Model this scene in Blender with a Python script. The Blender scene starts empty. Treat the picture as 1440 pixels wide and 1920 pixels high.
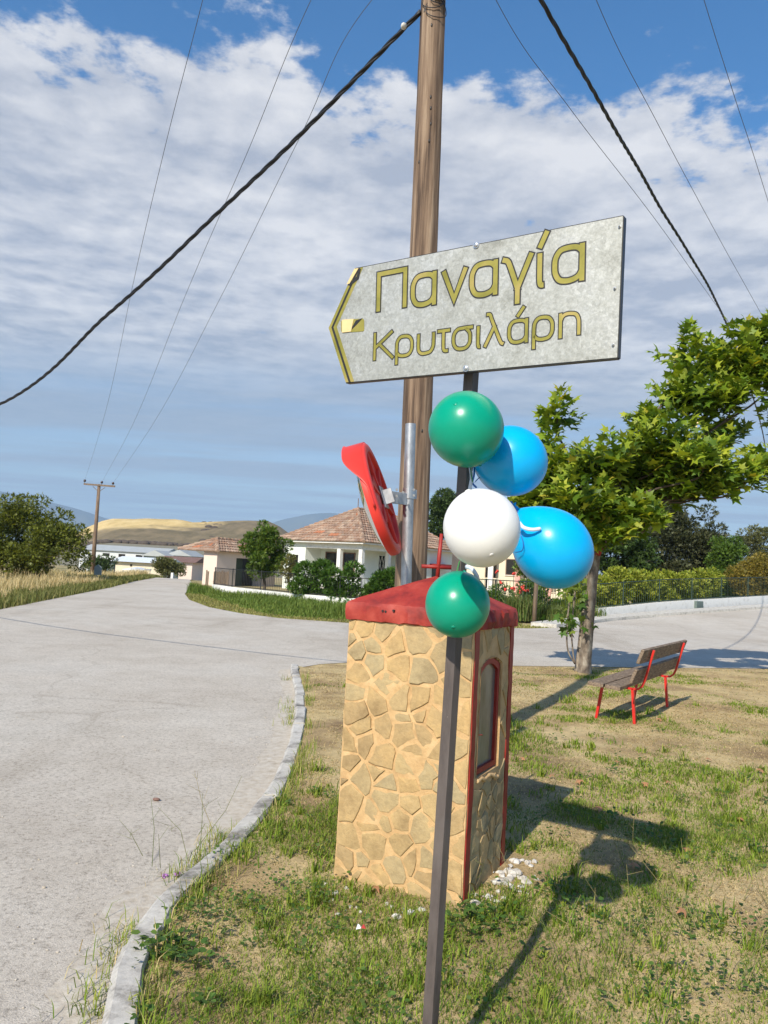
import bpy, bmesh, math, random
import numpy as np
from mathutils import Vector, Matrix
from mathutils.geometry import tessellate_polygon

rng = np.random.default_rng(7); random.seed(7)
S = bpy.context.scene
COL = S.collection
rad = math.radians

# ------------------------------------------------------------------ camera
PITCH, ROLL, FPX = rad(4.2), rad(3.2), 1440.0
CAM = np.array([0, 0, 1.6])
_f = np.array([0, math.cos(PITCH), math.sin(PITCH)]); _u = np.array([0, -math.sin(PITCH), math.cos(PITCH)]); _r = np.array([1., 0, 0])
_R = math.cos(ROLL)*_r + math.sin(ROLL)*_u
_U = -math.sin(ROLL)*_r + math.cos(ROLL)*_u
cd = bpy.data.cameras.new('camera'); cam = bpy.data.objects.new('camera', cd); COL.objects.link(cam)
cd.sensor_fit = 'HORIZONTAL'; cd.sensor_width = 36; cd.lens = 36; cd.clip_start = .05; cd.clip_end = 40000
M = Matrix.Identity(4)
for i in range(3):
    M[i][0] = _R[i]; M[i][1] = _U[i]; M[i][2] = -_f[i]; M[i][3] = CAM[i]
cam.matrix_world = M
S.camera = cam

def ray(x, y): return _f + _R*(x-720)/FPX + _U*(960-y)/FPX
def P(x, y, d): return CAM + ray(x, y)*d
def G(x, y, z=0.):
    q = ray(x, y); return CAM + q*((z-CAM[2])/q[2])
def atY(x, y, Y):
    q = ray(x, y); return CAM + q*(Y/q[1])
def atZ(x, y, z): return G(x, y, z)

# ------------------------------------------------------------------ world, sun, exposure
SUN_A, SUN_E = rad(26), rad(38)          # degrees left of straight behind the camera; elevation
sdir = Vector((-math.sin(SUN_A)*math.cos(SUN_E), -math.cos(SUN_A)*math.cos(SUN_E), math.sin(SUN_E)))
W = bpy.data.worlds.new('World'); S.world = W; W.use_nodes = True
wt = W.node_tree; wt.nodes.clear()
def wn(t, **k):
    n = wt.nodes.new(t)
    for a, b in k.items(): setattr(n, a, b)
    return n
def wl(a, b): wt.links.new(a, b)
def wmath(op, a, b=None, c=None, clamp=False):
    n = wn('ShaderNodeMath', operation=op, use_clamp=clamp)
    for i, v in enumerate((a, b, c)):
        if v is None: continue
        if isinstance(v, (int, float)): n.inputs[i].default_value = v
        else: wl(v, n.inputs[i])
    return n.outputs[0]
def wrange(v, a, b, c=0., d=1., smooth=True):
    n = wn('ShaderNodeMapRange', interpolation_type='SMOOTHSTEP' if smooth else 'LINEAR')
    wl(v, n.inputs[0])
    for i, q in enumerate((a, b, c, d)):
        if isinstance(q, (int, float)): n.inputs[i+1].default_value = q
        else: wl(q, n.inputs[i+1])
    return n.outputs[0]
def wmix(f, a, b):
    n = wn('ShaderNodeMix', data_type='RGBA')
    if isinstance(f, (int, float)): n.inputs[0].default_value = f
    else: wl(f, n.inputs[0])
    for i, v in ((6, a), (7, b)):
        if isinstance(v, tuple): n.inputs[i].default_value = (*v, 1)
        else: wl(v, n.inputs[i])
    return n.outputs[2]
sky = wn('ShaderNodeTexSky', sky_type='NISHITA', sun_disc=False, sun_elevation=SUN_E, sun_rotation=math.atan2(sdir.x, sdir.y),
         altitude=200, air_density=1.0, dust_density=.6, ozone_density=1.6)
tc = wn('ShaderNodeTexCoord'); sep = wn('ShaderNodeSeparateXYZ'); wl(tc.outputs['Generated'], sep.inputs[0])
dz = wmath('MAXIMUM', sep.outputs[2], .03)
cu = wmath('DIVIDE', sep.outputs[0], dz); cv = wmath('DIVIDE', sep.outputs[1], dz)
def wnoise(scale, detail, rough, su=1., sv=1., off=0., dist=0., du=0., dv=0.):
    cmb = wn('ShaderNodeCombineXYZ'); wl(wmath('MULTIPLY_ADD', cu, su, du), cmb.inputs[0]); wl(wmath('MULTIPLY_ADD', cv, sv, dv), cmb.inputs[1]); cmb.inputs[2].default_value = off
    n = wn('ShaderNodeTexNoise'); n.inputs['Scale'].default_value = scale; n.inputs['Detail'].default_value = detail; n.inputs['Roughness'].default_value = rough
    n.inputs['Distortion'].default_value = dist
    wl(cmb.outputs[0], n.inputs['Vector']); return n.outputs[0]
n1 = wnoise(3.1, 9, .60, off=3.7)               # puffs
n2 = wnoise(.55, 3, .5, off=9.1)                # where the deck breaks up
n3 = wnoise(10., 6, .6, off=1.3)                # mottle
n4 = wnoise(.75, 6, .55, su=.35, sv=1.0, off=5.2)  # long bands low in the sky
vv = wmath('ADD', cv, wmath('MULTIPLY', cu, -.20))
vv = wmath('ADD', vv, wmath('MULTIPLY', wmath('SUBTRACT', n2, .5), .9))
cover = wrange(vv, .85, 2.05, .0, 1.)
field = wmath('ADD', wmath('MULTIPLY', n1, .72), wmath('MULTIPLY', n3, .28))
thr = wmath('SUBTRACT', .70, wmath('MULTIPLY', cover, .44))
dens = wrange(field, thr, wmath('ADD', thr, .10))
far = wrange(cv, 3.2, 5.4)                      # the deck thins into bands far away
bands = wrange(n4, .36, .60, .60, .95)
dens = wmath('ADD', wmath('MULTIPLY', dens, wmath('SUBTRACT', 1., far)), wmath('MULTIPLY', bands, far))
dens = wmath('MULTIPLY', dens, wrange(sep.outputs[2], -.02, .09, .35, 1.))
emb = wmath('SUBTRACT', n1, wnoise(3.1, 9, .60, off=3.7, du=.03, dv=.09))         # sides of the puffs turned to the sun
big = wnoise(1.3, 5, .55, off=2.2)
shade = wrange(wmath('ADD', wmath('MULTIPLY', big, .55), wmath('ADD', wmath('MULTIPLY', n1, .45), wmath('MULTIPLY', emb, .55))), .36, .64, smooth=False)
ccol = wmix(shade, (3.2, 3.45, 4.05), (6.1, 6.05, 6.1))
ccol = wmix(wrange(cv, 2.5, 5.2, 0., .85), ccol, (2.4, 2.8, 3.35))
hsv = wn('ShaderNodeHueSaturation'); hsv.inputs['Saturation'].default_value = 1.36; hsv.inputs['Value'].default_value = 1.22; wl(sky.outputs[0], hsv.inputs['Color'])
final = wmix(wmath('MULTIPLY', dens, .94), hsv.outputs[0], ccol)
bg = wn('ShaderNodeBackground'); bg.inputs['Strength'].default_value = .10; wl(final, bg.inputs[0])
wo = wn('ShaderNodeOutputWorld'); wl(bg.outputs[0], wo.inputs[0])

sl = bpy.data.lights.new('sun', 'SUN'); so = bpy.data.objects.new('sun', sl); COL.objects.link(so)
sl.energy = 4.6; sl.angle = rad(.53); sl.color = (1, .925, .80)
so.rotation_euler = sdir.to_track_quat('Z', 'Y').to_euler(); so.location = (-6, -12, 14)
S.view_settings.view_transform = 'Standard'; S.view_settings.look = 'None'; S.view_settings.exposure = 0.55; S.view_settings.gamma = 1
S.cycles.use_denoising = True
S.cycles.max_bounces = 8; S.cycles.transparent_max_bounces = 8; S.cycles.volume_bounces = 0

# ------------------------------------------------------------------ materials
MATS = {}
def newmat(name):
    m = bpy.data.materials.new(name); m.use_nodes = True; nt = m.node_tree
    return m, nt, nt.nodes['Principled BSDF']
def noise_node(nt, scale, detail=5, rough=.6, stretch=(1, 1, 1), coord='pos', rot=(0, 0, 0)):
    if coord == 'pos': src = nt.nodes.new('ShaderNodeNewGeometry').outputs['Position']
    else: src = nt.nodes.new('ShaderNodeTexCoord').outputs['Object']
    mp = nt.nodes.new('ShaderNodeMapping'); mp.inputs['Scale'].default_value = stretch; mp.inputs['Rotation'].default_value = rot
    nt.links.new(src, mp.inputs[0])
    n = nt.nodes.new('ShaderNodeTexNoise'); n.inputs['Scale'].default_value = scale; n.inputs['Detail'].default_value = detail; n.inputs['Roughness'].default_value = rough
    nt.links.new(mp.outputs[0], n.inputs['Vector']); return n.outputs[0]
def ramp(nt, fac, stops):
    r = nt.nodes.new('ShaderNodeValToRGB'); nt.links.new(fac, r.inputs[0])
    el = r.color_ramp.elements
    while len(el) < len(stops): el.new(.5)
    for e, (p_, c) in zip(el, stops): e.position = p_; e.color = (*c, 1)
    return r.outputs[0]
def mixc(nt, f, a, b, mode='MIX'):
    n = nt.nodes.new('ShaderNodeMix'); n.data_type = 'RGBA'; n.blend_type = mode
    if isinstance(f, (int, float)): n.inputs[0].default_value = f
    else: nt.links.new(f, n.inputs[0])
    for i, v in ((6, a), (7, b)):
        if isinstance(v, tuple): n.inputs[i].default_value = (*v, 1)
        else: nt.links.new(v, n.inputs[i])
    return n.outputs[2]
def bump(nt, bsdf, h, strength, dist=.01):
    b = nt.nodes.new('ShaderNodeBump'); b.inputs['Strength'].default_value = strength; b.inputs['Distance'].default_value = dist
    nt.links.new(h, b.inputs['Height']); nt.links.new(b.outputs[0], bsdf.inputs['Normal'])
def attr(nt, name='tint'):
    a = nt.nodes.new('ShaderNodeAttribute'); a.attribute_name = name; return a.outputs['Color']
def pm(name, stops, scale=8, rough=.7, bstr=.3, bdist=.005, metal=0., detail=6, stretch=(1, 1, 1), spec=.5, coord='pos', brough=.65):
    """noise-coloured principled material; stops = [(pos,colour),...]"""
    m, nt, b = newmat(name)
    n = noise_node(nt, scale, detail, brough, stretch, coord)
    nt.links.new(ramp(nt, n, stops), b.inputs['Base Color'])
    b.inputs['Roughness'].default_value = rough; b.inputs['Metallic'].default_value = metal; b.inputs['Specular IOR Level'].default_value = spec
    if bstr: bump(nt, b, n, bstr, bdist)
    MATS[name] = m; return m
def two(c, k=.75): return [(.3, tuple(v*k for v in c)), (.7, c)]

pm('concrete', [(.3, (.30, .28, .24)), (.5, (.52, .49, .43)), (.75, (.62, .60, .54))], 7, .9, .5, .006)
pm('whitewash', [(.25, (.52, .50, .46)), (.45, (.74, .73, .69)), (.8, (.80, .79, .76))], 3.5, .85, .3, .004)
pm('housewall', two((.74, .78, .72), .92), 1.2, .85, .1)
pm('pinkwall', two((.72, .58, .49), .9), 1.0, .85, .1)
pm('creamwall', two((.70, .62, .46), .9), .8, .85, .1)
pm('salmon', two((.70, .36, .29), .9), 2, .8, .1)
pm('darkglass', two((.012, .012, .014), .8), 2, .15, 0)
pm('greenmetal', two((.03, .055, .04), .7), 4, .5, .1)
pm('blackmetal', two((.012, .013, .013), .7), 4, .5, .1)
pm('oldwood', [(.3, (.10, .07, .05)), (.7, (.25, .18, .12))], 12, .85, .4, .004, stretch=(1, 1, .08))
pm('polewood', [(.36, (.050, .030, .019)), (.45, (.125, .080, .050)), (.54, (.195, .130, .083)), (.66, (.31, .225, .15))], 16, .85, .9, .012, stretch=(1.6, 1.6, .06), detail=8, coord='obj')
pm('benchwood', [(.34, (.085, .058, .038)), (.5, (.185, .132, .088)), (.66, (.28, .215, .15))], 9, .8, .6, .004, stretch=(6, 1, 6), coord='obj', detail=7)
pm('redpaint', [(.3, (.22, .012, .008)), (.6, (.31, .02, .012)), (.9, (.36, .036, .022))], 9, .55, .25, .004)
pm('benchred', [(.3, (.50, .015, .012)), (.75, (.62, .03, .02))], 14, .38, .15, .002)
pm('galv', [(.3, (.30, .31, .32)), (.5, (.42, .43, .44)), (.7, (.53, .54, .55))], 40, .42, .1, .001, metal=.75, stretch=(1, 1, .4))
pm('steel', two((.60, .60, .60), .85), 30, .35, .1, .001, metal=.9)
pm('blackcable', two((.012, .013, .016), .7), 30, .5, 0)
pm('wiregrey', two((.10, .10, .11), .8), 10, .5, 0)
pm('ceramic', two((.62, .60, .55), .9), 20, .3, 0)
pm('brownceramic', two((.05, .025, .02), .9), 20, .3, 0)
pm('bark', [(.34, (.07, .052, .038)), (.5, (.19, .15, .11)), (.66, (.34, .295, .23))], 10, .85, .7, .012, stretch=(1, 1, .45))
pm('darkbark', [(.3, (.04, .03, .022)), (.75, (.12, .09, .065))], 12, .9, .6, .01, stretch=(1, 1, .3))
pm('rubble', [(.35, (.34, .31, .26)), (.65, (.66, .63, .58))], 25, .9, .5, .006)
pm('graymetalroof', two((.40, .42, .41), .85), .6, .6, 0)
pm('whiteroof', two((.66, .70, .72), .92), .6, .6, 0)
pm('warewall', two((.60, .62, .62), .9), .3, .8, 0)
pm('brownroof', two((.20, .115, .09), .8), .8, .8, .1)
pm('greypanel', two((.33, .38, .38), .9), 2, .5, 0)
pm('panelbox', two((.13, .17, .15), .85), 5, .6, .1)
pm('orangetile', two((.45, .15, .06), .8), 4, .8, .2)

def mirror_mat():
    m, nt, b = newmat('mirrorglass'); n = noise_node(nt, 9)
    nt.links.new(ramp(nt, n, two((.82, .84, .83), .93)), b.inputs['Base Color']); b.inputs['Metallic'].default_value = 1; b.inputs['Roughness'].default_value = .06
    MATS['mirrorglass'] = m
mirror_mat()
def plastic(name, c, rough=.33, trans=.0, sss=0.):
    m, nt, b = newmat(name); n = noise_node(nt, 12, 4)
    nt.links.new(ramp(nt, n, two(c, .93)), b.inputs['Base Color']); b.inputs['Roughness'].default_value = rough
    if sss:
        b.inputs['Specular IOR Level'].default_value = .4; b.inputs['Roughness'].default_value = rough+.05
        b.inputs['Subsurface Weight'].default_value = sss; b.inputs['Subsurface Radius'].default_value = (1, 1, 1); b.inputs['Subsurface Scale'].default_value = .02
    MATS[name] = m; return m
plastic('mirrorred', (.74, .050, .035), .42)
plastic('balloon_green', (.0, .29, .175), .24, sss=.15)
plastic('balloon_blue', (.0, .40, .80), .25, sss=.15)
plastic('balloon_white', (.78, .78, .75), .30, sss=.15)
plastic('ribbon_blue', (.015, .12, .42), .3)
plastic('ribbon_white', (.62, .68, .80), .3)
plastic('ribbon_green', (.04, .25, .05), .3)
plastic('purple', (.38, .15, .45), .7)
plastic('flowerred', (.60, .05, .03), .7)
plastic('litterred', (.6, .06, .05), .5)
plastic('litterwhite', (.75, .75, .73), .5)
pm('dryleaf', two((.42, .20, .09), .7), 30, .8, .2)

def post_mat():
    m, nt, b = newmat('postpaint')
    a = noise_node(nt, 5, 6, .7, (1, 1, .25)); c = ramp(nt, a, [(.36, (.048, .040, .037)), (.5, (.10, .083, .075)), (.66, (.14, .12, .108))])
    s = noise_node(nt, 60, 3, .7, (1, 1, .5)); chips = ramp(nt, s, [(.74, (0, 0, 0)), (.78, (1, 1, 1))])
    nt.links.new(mixc(nt, chips, c, (.30, .27, .23)), b.inputs['Base Color']); b.inputs['Roughness'].default_value = .6; b.inputs['Specular IOR Level'].default_value = .3
    bump(nt, b, a, .1, .002); MATS['postpaint'] = m
post_mat()
def sign_mat():
    m, nt, b = newmat('signzinc')
    v = nt.nodes.new('ShaderNodeTexVoronoi'); g = nt.nodes.new('ShaderNodeNewGeometry'); v.inputs['Scale'].default_value = 95; v.inputs['Randomness'].default_value = 1
    nz = nt.nodes.new('ShaderNodeTexNoise'); nz.inputs['Scale'].default_value = 30; nz.inputs['Detail'].default_value = 4
    ad = nt.nodes.new('ShaderNodeVectorMath'); ad.operation = 'MULTIPLY_ADD'; ad.inputs[1].default_value = (.03, .03, .03)
    nt.links.new(g.outputs['Position'], nz.inputs[0]); nt.links.new(nz.outputs[1], ad.inputs[0]); nt.links.new(g.outputs['Position'], ad.inputs[2]); nt.links.new(ad.outputs[0], v.inputs['Vector'])
    sp = ramp(nt, v.outputs['Color'], [(.1, (.38, .385, .37)), (.5, (.43, .435, .42)), (.95, (.50, .505, .49))])
    n = noise_node(nt, 7, 7, .7); c = mixc(nt, .75, sp, ramp(nt, n, [(.3, (.42, .43, .38)), (.5, (.72, .73, .68)), (.68, (.95, .95, .92))]), 'MULTIPLY')
    fine = noise_node(nt, 150, 3, .7); c = mixc(nt, .4, c, ramp(nt, fine, [(.35, (.50, .50, .46)), (.65, (1, 1, 1))]), 'MULTIPLY')
    nt.links.new(mixc(nt, 1., c, (1.22, 1.21, 1.22), 'MULTIPLY'), b.inputs['Base Color']); b.inputs['Metallic'].default_value = .45
    nt.links.new(ramp(nt, n, [(.3, (.62, .62, .62)), (.7, (.42, .42, .42))]), b.inputs['Roughness'])
    bump(nt, b, fine, .25, .0015); MATS['signzinc'] = m
sign_mat()
def gold_mat():
    m, nt, b = newmat('goldfilm'); n = noise_node(nt, 9, 5)
    nt.links.new(ramp(nt, n, [(.35, (.235, .21, .035)), (.52, (.33, .285, .055)), (.7, (.45, .34, .11))]), b.inputs['Base Color']); b.inputs['Metallic'].default_value = .35; b.inputs['Roughness'].default_value = .4
    MATS['goldfilm'] = m
gold_mat()
pm('blackfilm', two((.022, .02, .018), .7), 20, .45, 0)
pm('palegold', two((.72, .55, .26), .9), 20, .4, 0)

def leaf_mat(name, trans=.35, rough=.5, spec=.35):
    m, nt, b = newmat(name)
    c = attr(nt); n = noise_node(nt, 30, 2); c2 = mixc(nt, .35, c, ramp(nt, n, [(.3, (.7, .7, .7)), (.7, (1.15, 1.15, 1.1))]), 'MULTIPLY')
    nt.links.new(c2, b.inputs['Base Color']); b.inputs['Roughness'].default_value = rough; b.inputs['Specular IOR Level'].default_value = spec
    t = nt.nodes.new('ShaderNodeBsdfTranslucent'); nt.links.new(mixc(nt, 1., c2, (1.5, 1.35, .6), 'MULTIPLY'), t.inputs[0])
    mx = nt.nodes.new('ShaderNodeMixShader'); mx.inputs[0].default_value = trans
    nt.links.new(b.outputs[0], mx.inputs[1]); nt.links.new(t.outputs[0], mx.inputs[2]); nt.links.new(mx.outputs[0], nt.nodes['Material Output'].inputs[0])
    MATS[name] = m
leaf_mat('leaf'); leaf_mat('grassblade', .25, .65, .2); leaf_mat('darkleaf', .2, .55)
def tint_mat(name, rough=.8, bstr=.5, bscale=20, bdist=.006, var=.4, vscale=6):
    m, nt, b = newmat(name); n = noise_node(nt, bscale, 7, .65); n2 = noise_node(nt, vscale, 5, .6)
    c = mixc(nt, var, attr(nt), ramp(nt, n2, [(.3, (.55, .55, .55)), (.5, (.95, .95, .95)), (.75, (1.3, 1.25, 1.15))]), 'MULTIPLY')
    nt.links.new(c, b.inputs['Base Color']); b.inputs['Roughness'].default_value = rough; b.inputs['Specular IOR Level'].default_value = .25
    bump(nt, b, n, bstr, bdist); MATS[name] = m
tint_mat('rooftile', .9, .3, 10, .01, .5, 3)
def stone_mat():
    m, nt, b = newmat('stone')
    oi = nt.nodes.new('ShaderNodeObjectInfo')
    base = ramp(nt, oi.outputs['Random'], [(0, (.36, .255, .128)), (.3, (.46, .318, .148)), (.55, (.42, .305, .15)), (.8, (.35, .285, .165)), (1, (.49, .325, .142))])
    n = noise_node(nt, 11, 7, .62); n2 = noise_node(nt, 45, 6, .7)
    c = mixc(nt, .6, base, ramp(nt, n, [(.28, (.62, .60, .58)), (.5, (1, 1, 1)), (.75, (1.28, 1.2, 1.08))]), 'MULTIPLY')
    c = mixc(nt, .35, c, ramp(nt, n2, [(.3, (.6, .6, .6)), (.6, (1.1, 1.1, 1.1))]), 'MULTIPLY')
    c = mixc(nt, .8, c, ramp(nt, noise_node(nt, 3.2, 6, .65), [(.34, (.70, .68, .66)), (.5, (1, 1, 1)), (.68, (1.12, 1.1, 1.05))]), 'MULTIPLY')
    nt.links.new(c, b.inputs['Base Color']); b.inputs['Roughness'].default_value = .82; b.inputs['Specular IOR Level'].default_value = .3
    bump(nt, b, mixc(nt, .5, n, n2), .9, .010); MATS['stone'] = m
stone_mat()
pm('mortar', [(.28, (.41, .255, .115)), (.5, (.53, .345, .16)), (.75, (.61, .43, .225))], 14, .9, .9, .012, detail=8)
def caps_mat():
    m, nt, b = newmat('capred'); n = noise_node(nt, 6, 7, .65); n2 = noise_node(nt, 34, 5, .7)
    c = ramp(nt, n, [(.36, (.17, .013, .009)), (.5, (.29, .024, .014)), (.66, (.38, .050, .030))])
    chips = ramp(nt, n2, [(.745, (0, 0, 0)), (.765, (1, 1, 1))])
    nt.links.new(mixc(nt, chips, c, (.60, .42, .27)), b.inputs['Base Color']); b.inputs['Roughness'].default_value = .62
    bump(nt, b, mixc(nt, .4, n, n2), .5, .012); MATS['capred'] = m
caps_mat()
def glass_mat():
    m, nt, b = newmat('shrineglass'); n = noise_node(nt, 6, 5, .6, (1, 1, .4))
    nt.links.new(ramp(nt, n, [(.3, (.10, .085, .07)), (.7, (.26, .235, .21))]), b.inputs['Base Color']); b.inputs['Roughness'].default_value = .22; MATS['shrineglass'] = m
glass_mat()

def lawn_mat():
    m, nt, b = newmat('lawn')
    n = noise_node(nt, 1.1, 8, .62); n2 = noise_node(nt, 9, 8, .7); n3 = noise_node(nt, 70, 5, .75, (1, 1, 1))
    c = ramp(nt, n, [(.30, (.26, .18, .105)), (.44, (.42, .31, .165)), (.56, (.56, .435, .235)), (.72, (.47, .36, .18))])
    c = mixc(nt, .55, c, ramp(nt, n2, [(.3, (.5, .48, .45)), (.5, (.95, .95, .92)), (.75, (1.3, 1.25, 1.1))]), 'MULTIPLY')
    c = mixc(nt, .6, c, ramp(nt, n3, [(.32, (.45, .43, .40)), (.5, (.95, .95, .95)), (.7, (1.35, 1.3, 1.2))]), 'MULTIPLY')
    nt.links.new(c, b.inputs['Base Color']); b.inputs['Roughness'].default_value = .95; b.inputs['Specular IOR Level'].default_value = .1
    bump(nt, b, mixc(nt, .5, n2, n3), .9, .02); MATS['lawn'] = m
lawn_mat()
def road_mat():
    m, nt, b = newmat('road')
    n = noise_node(nt, .33, 7, .6); st = noise_node(nt, .55, 6, .6, (1, .16, 1), rot=(0, 0, .45)); n2 = noise_node(nt, 42, 5, .75); n3 = noise_node(nt, 130, 3, .7); n4 = noise_node(nt, 2.2, 8, .7)
    c = ramp(nt, n, [(.3, (.45, .40, .335)), (.5, (.525, .478, .41)), (.7, (.55, .515, .455))])
    c = mixc(nt, .9, c, ramp(nt, st, [(.28, (.70, .67, .63)), (.42, (.98, .97, .96)), (.75, (1.06, 1.06, 1.06))]), 'MULTIPLY')
    c = mixc(nt, .6, c, ramp(nt, n4, [(.3, (.82, .80, .77)), (.55, (1, 1, 1)), (.75, (1.1, 1.09, 1.07))]), 'MULTIPLY')
    c = mixc(nt, .75, c, ramp(nt, n2, [(.34, (.42, .40, .38)), (.47, (.95, .95, .95)), (.66, (1.2, 1.2, 1.2))]), 'MULTIPLY')
    c = mixc(nt, .55, c, ramp(nt, n3, [(.3, (.55, .54, .52)), (.55, (1, 1, 1)), (.75, (1.2, 1.2, 1.2))]), 'MULTIPLY')
    # fine cracks: edges of big warped cells
    v = nt.nodes.new('ShaderNodeTexVoronoi'); v.feature = 'DISTANCE_TO_EDGE'; v.inputs['Scale'].default_value = .17
    g = nt.nodes.new('ShaderNodeNewGeometry'); nz = nt.nodes.new('ShaderNodeTexNoise'); nz.inputs['Scale'].default_value = .8; nz.inputs['Detail'].default_value = 8
    ad = nt.nodes.new('ShaderNodeVectorMath'); ad.operation = 'MULTIPLY_ADD'; ad.inputs[1].default_value = (1.6, 1.6, 0)
    nt.links.new(g.outputs['Position'], nz.inputs[0]); nt.links.new(nz.outputs[1], ad.inputs[0]); nt.links.new(g.outputs['Position'], ad.inputs[2]); nt.links.new(ad.outputs[0], v.inputs['Vector'])
    c = mixc(nt, 1., c, ramp(nt, v.outputs['Distance'], [(.0, (.86, .85, .84)), (.004, (1, 1, 1))]), 'MULTIPLY')
    nt.links.new(c, b.inputs['Base Color']); b.inputs['Roughness'].default_value = .9; b.inputs['Specular IOR Level'].default_value = .25
    bump(nt, b, mixc(nt, .5, n2, n3), .75, .012); MATS['road'] = m
road_mat()
def ground_mat():
    m, nt, b = newmat('groundsoil'); n = noise_node(nt, .05, 8, .6); n2 = noise_node(nt, 1.3, 7, .7)
    c = ramp(nt, n, [(.35, (.20, .19, .09)), (.5, (.33, .27, .14)), (.65, (.42, .33, .18))])
    c = mixc(nt, .6, c, ramp(nt, n2, [(.3, (.55, .55, .5)), (.6, (1.1, 1.1, 1.05))]), 'MULTIPLY')
    nt.links.new(c, b.inputs['Base Color']); b.inputs['Roughness'].default_value = .95; b.inputs['Specular IOR Level'].default_value = .1; bump(nt, b, n2, .5, .05); MATS['groundsoil'] = m
ground_mat()
def hill_mat():
    m, nt, b = newmat('hillside')
    n = noise_node(nt, .012, 7, .6); n2 = noise_node(nt, .09, 7, .7, (1, .35, 1))
    g = nt.nodes.new('ShaderNodeNewGeometry'); sp = nt.nodes.new('ShaderNodeSeparateXYZ'); nt.links.new(g.outputs['Position'], sp.inputs[0])
    def mth(op, a, b_):
        q = nt.nodes.new('ShaderNodeMath'); q.operation = op
        for i, vv_ in enumerate((a, b_)):
            if isinstance(vv_, (int, float)): q.inputs[i].default_value = vv_
            else: nt.links.new(vv_, q.inputs[i])
        return q.outputs[0]
    def rg(v, a, b_):
        q = nt.nodes.new('ShaderNodeMapRange'); q.interpolation_type = 'SMOOTHSTEP'; nt.links.new(v, q.inputs[0]); q.inputs[1].default_value = a; q.inputs[2].default_value = b_; return q.outputs[0]
    gold = ramp(nt, n2, [(.3, (.42, .30, .12)), (.5, (.58, .43, .19)), (.7, (.66, .50, .25))])
    scrub = ramp(nt, n2, [(.3, (.10, .085, .045)), (.6, (.22, .17, .10)), (.8, (.28, .21, .12))])
    field = ramp(nt, n2, [(.3, (.185, .17, .12)), (.7, (.24, .22, .16))])
    xs = mth('ADD', sp.outputs[0], mth('MULTIPLY', mth('SUBTRACT', n, .5), 260.))
    zs = mth('MULTIPLY', mth('SUBTRACT', sp.outputs[2], 22.), 4.)
    isscrub = rg(mth('SUBTRACT', xs, zs), -205, -150)
    c = mixc(nt, isscrub, gold, scrub)
    ys = mth('ADD', sp.outputs[1], mth('MULTIPLY', n, 8.))
    c = mixc(nt, rg(ys, 462, 456), c, field)
    nt.links.new(c, b.inputs['Base Color']); b.inputs['Roughness'].default_value = .95; b.inputs['Specular IOR Level'].default_value = .1; MATS['hillside'] = m
hill_mat()
pm('mountain', [(.35, (.07, .085, .06)), (.65, (.13, .135, .09))], .002, .95, 0)

# ------------------------------------------------------------------ object helpers
def chain_loc(o):
    v = np.zeros(3)
    while o is not None: v += np.array(o.location); o = o.parent
    return v
def tag(o, label=None, cat=None, group=None, kind=None):
    if label: o['label'] = label
    if cat: o['category'] = cat
    if group: o['group'] = group
    if kind: o['kind'] = kind
    return o
def empty(name, loc, label, cat, group=None):
    o = bpy.data.objects.new(name, None); COL.objects.link(o); o.location = loc; o.empty_display_size = .1
    return tag(o, label, cat, group)
def link(name, me, mat=None, parent=None, loc=None):
    o = bpy.data.objects.new(name, me); COL.objects.link(o)
    if mat is not None and not me.materials: me.materials.append(MATS[mat])
    if parent is not None: o.parent = parent
    if loc is not None: o.location = loc
    return o
def fast_mesh(name, V, F, tint=None, smooth=False):
    V = np.ascontiguousarray(V, dtype=np.float32); F = np.ascontiguousarray(F, dtype=np.int32)
    me = bpy.data.meshes.new(name); k = F.shape[1]
    me.vertices.add(len(V)); me.vertices.foreach_set('co', V.ravel())
    me.loops.add(F.size); me.loops.foreach_set('vertex_index', F.ravel())
    me.polygons.add(len(F)); me.polygons.foreach_set('loop_start', np.arange(0, F.size, k, dtype=np.int32))
    try: me.polygons.foreach_set('loop_total', np.full(len(F), k, dtype=np.int32))
    except Exception: pass
    if smooth: me.polygons.foreach_set('use_smooth', np.ones(len(F), dtype=bool))
    me.update(calc_edges=True); me.validate()
    if tint is not None:
        a = me.attributes.new('tint', 'FLOAT_COLOR', 'POINT'); c = np.ones((len(V), 4), np.float32); c[:, :3] = tint; a.data.foreach_set('color', c.ravel())
    return me
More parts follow.
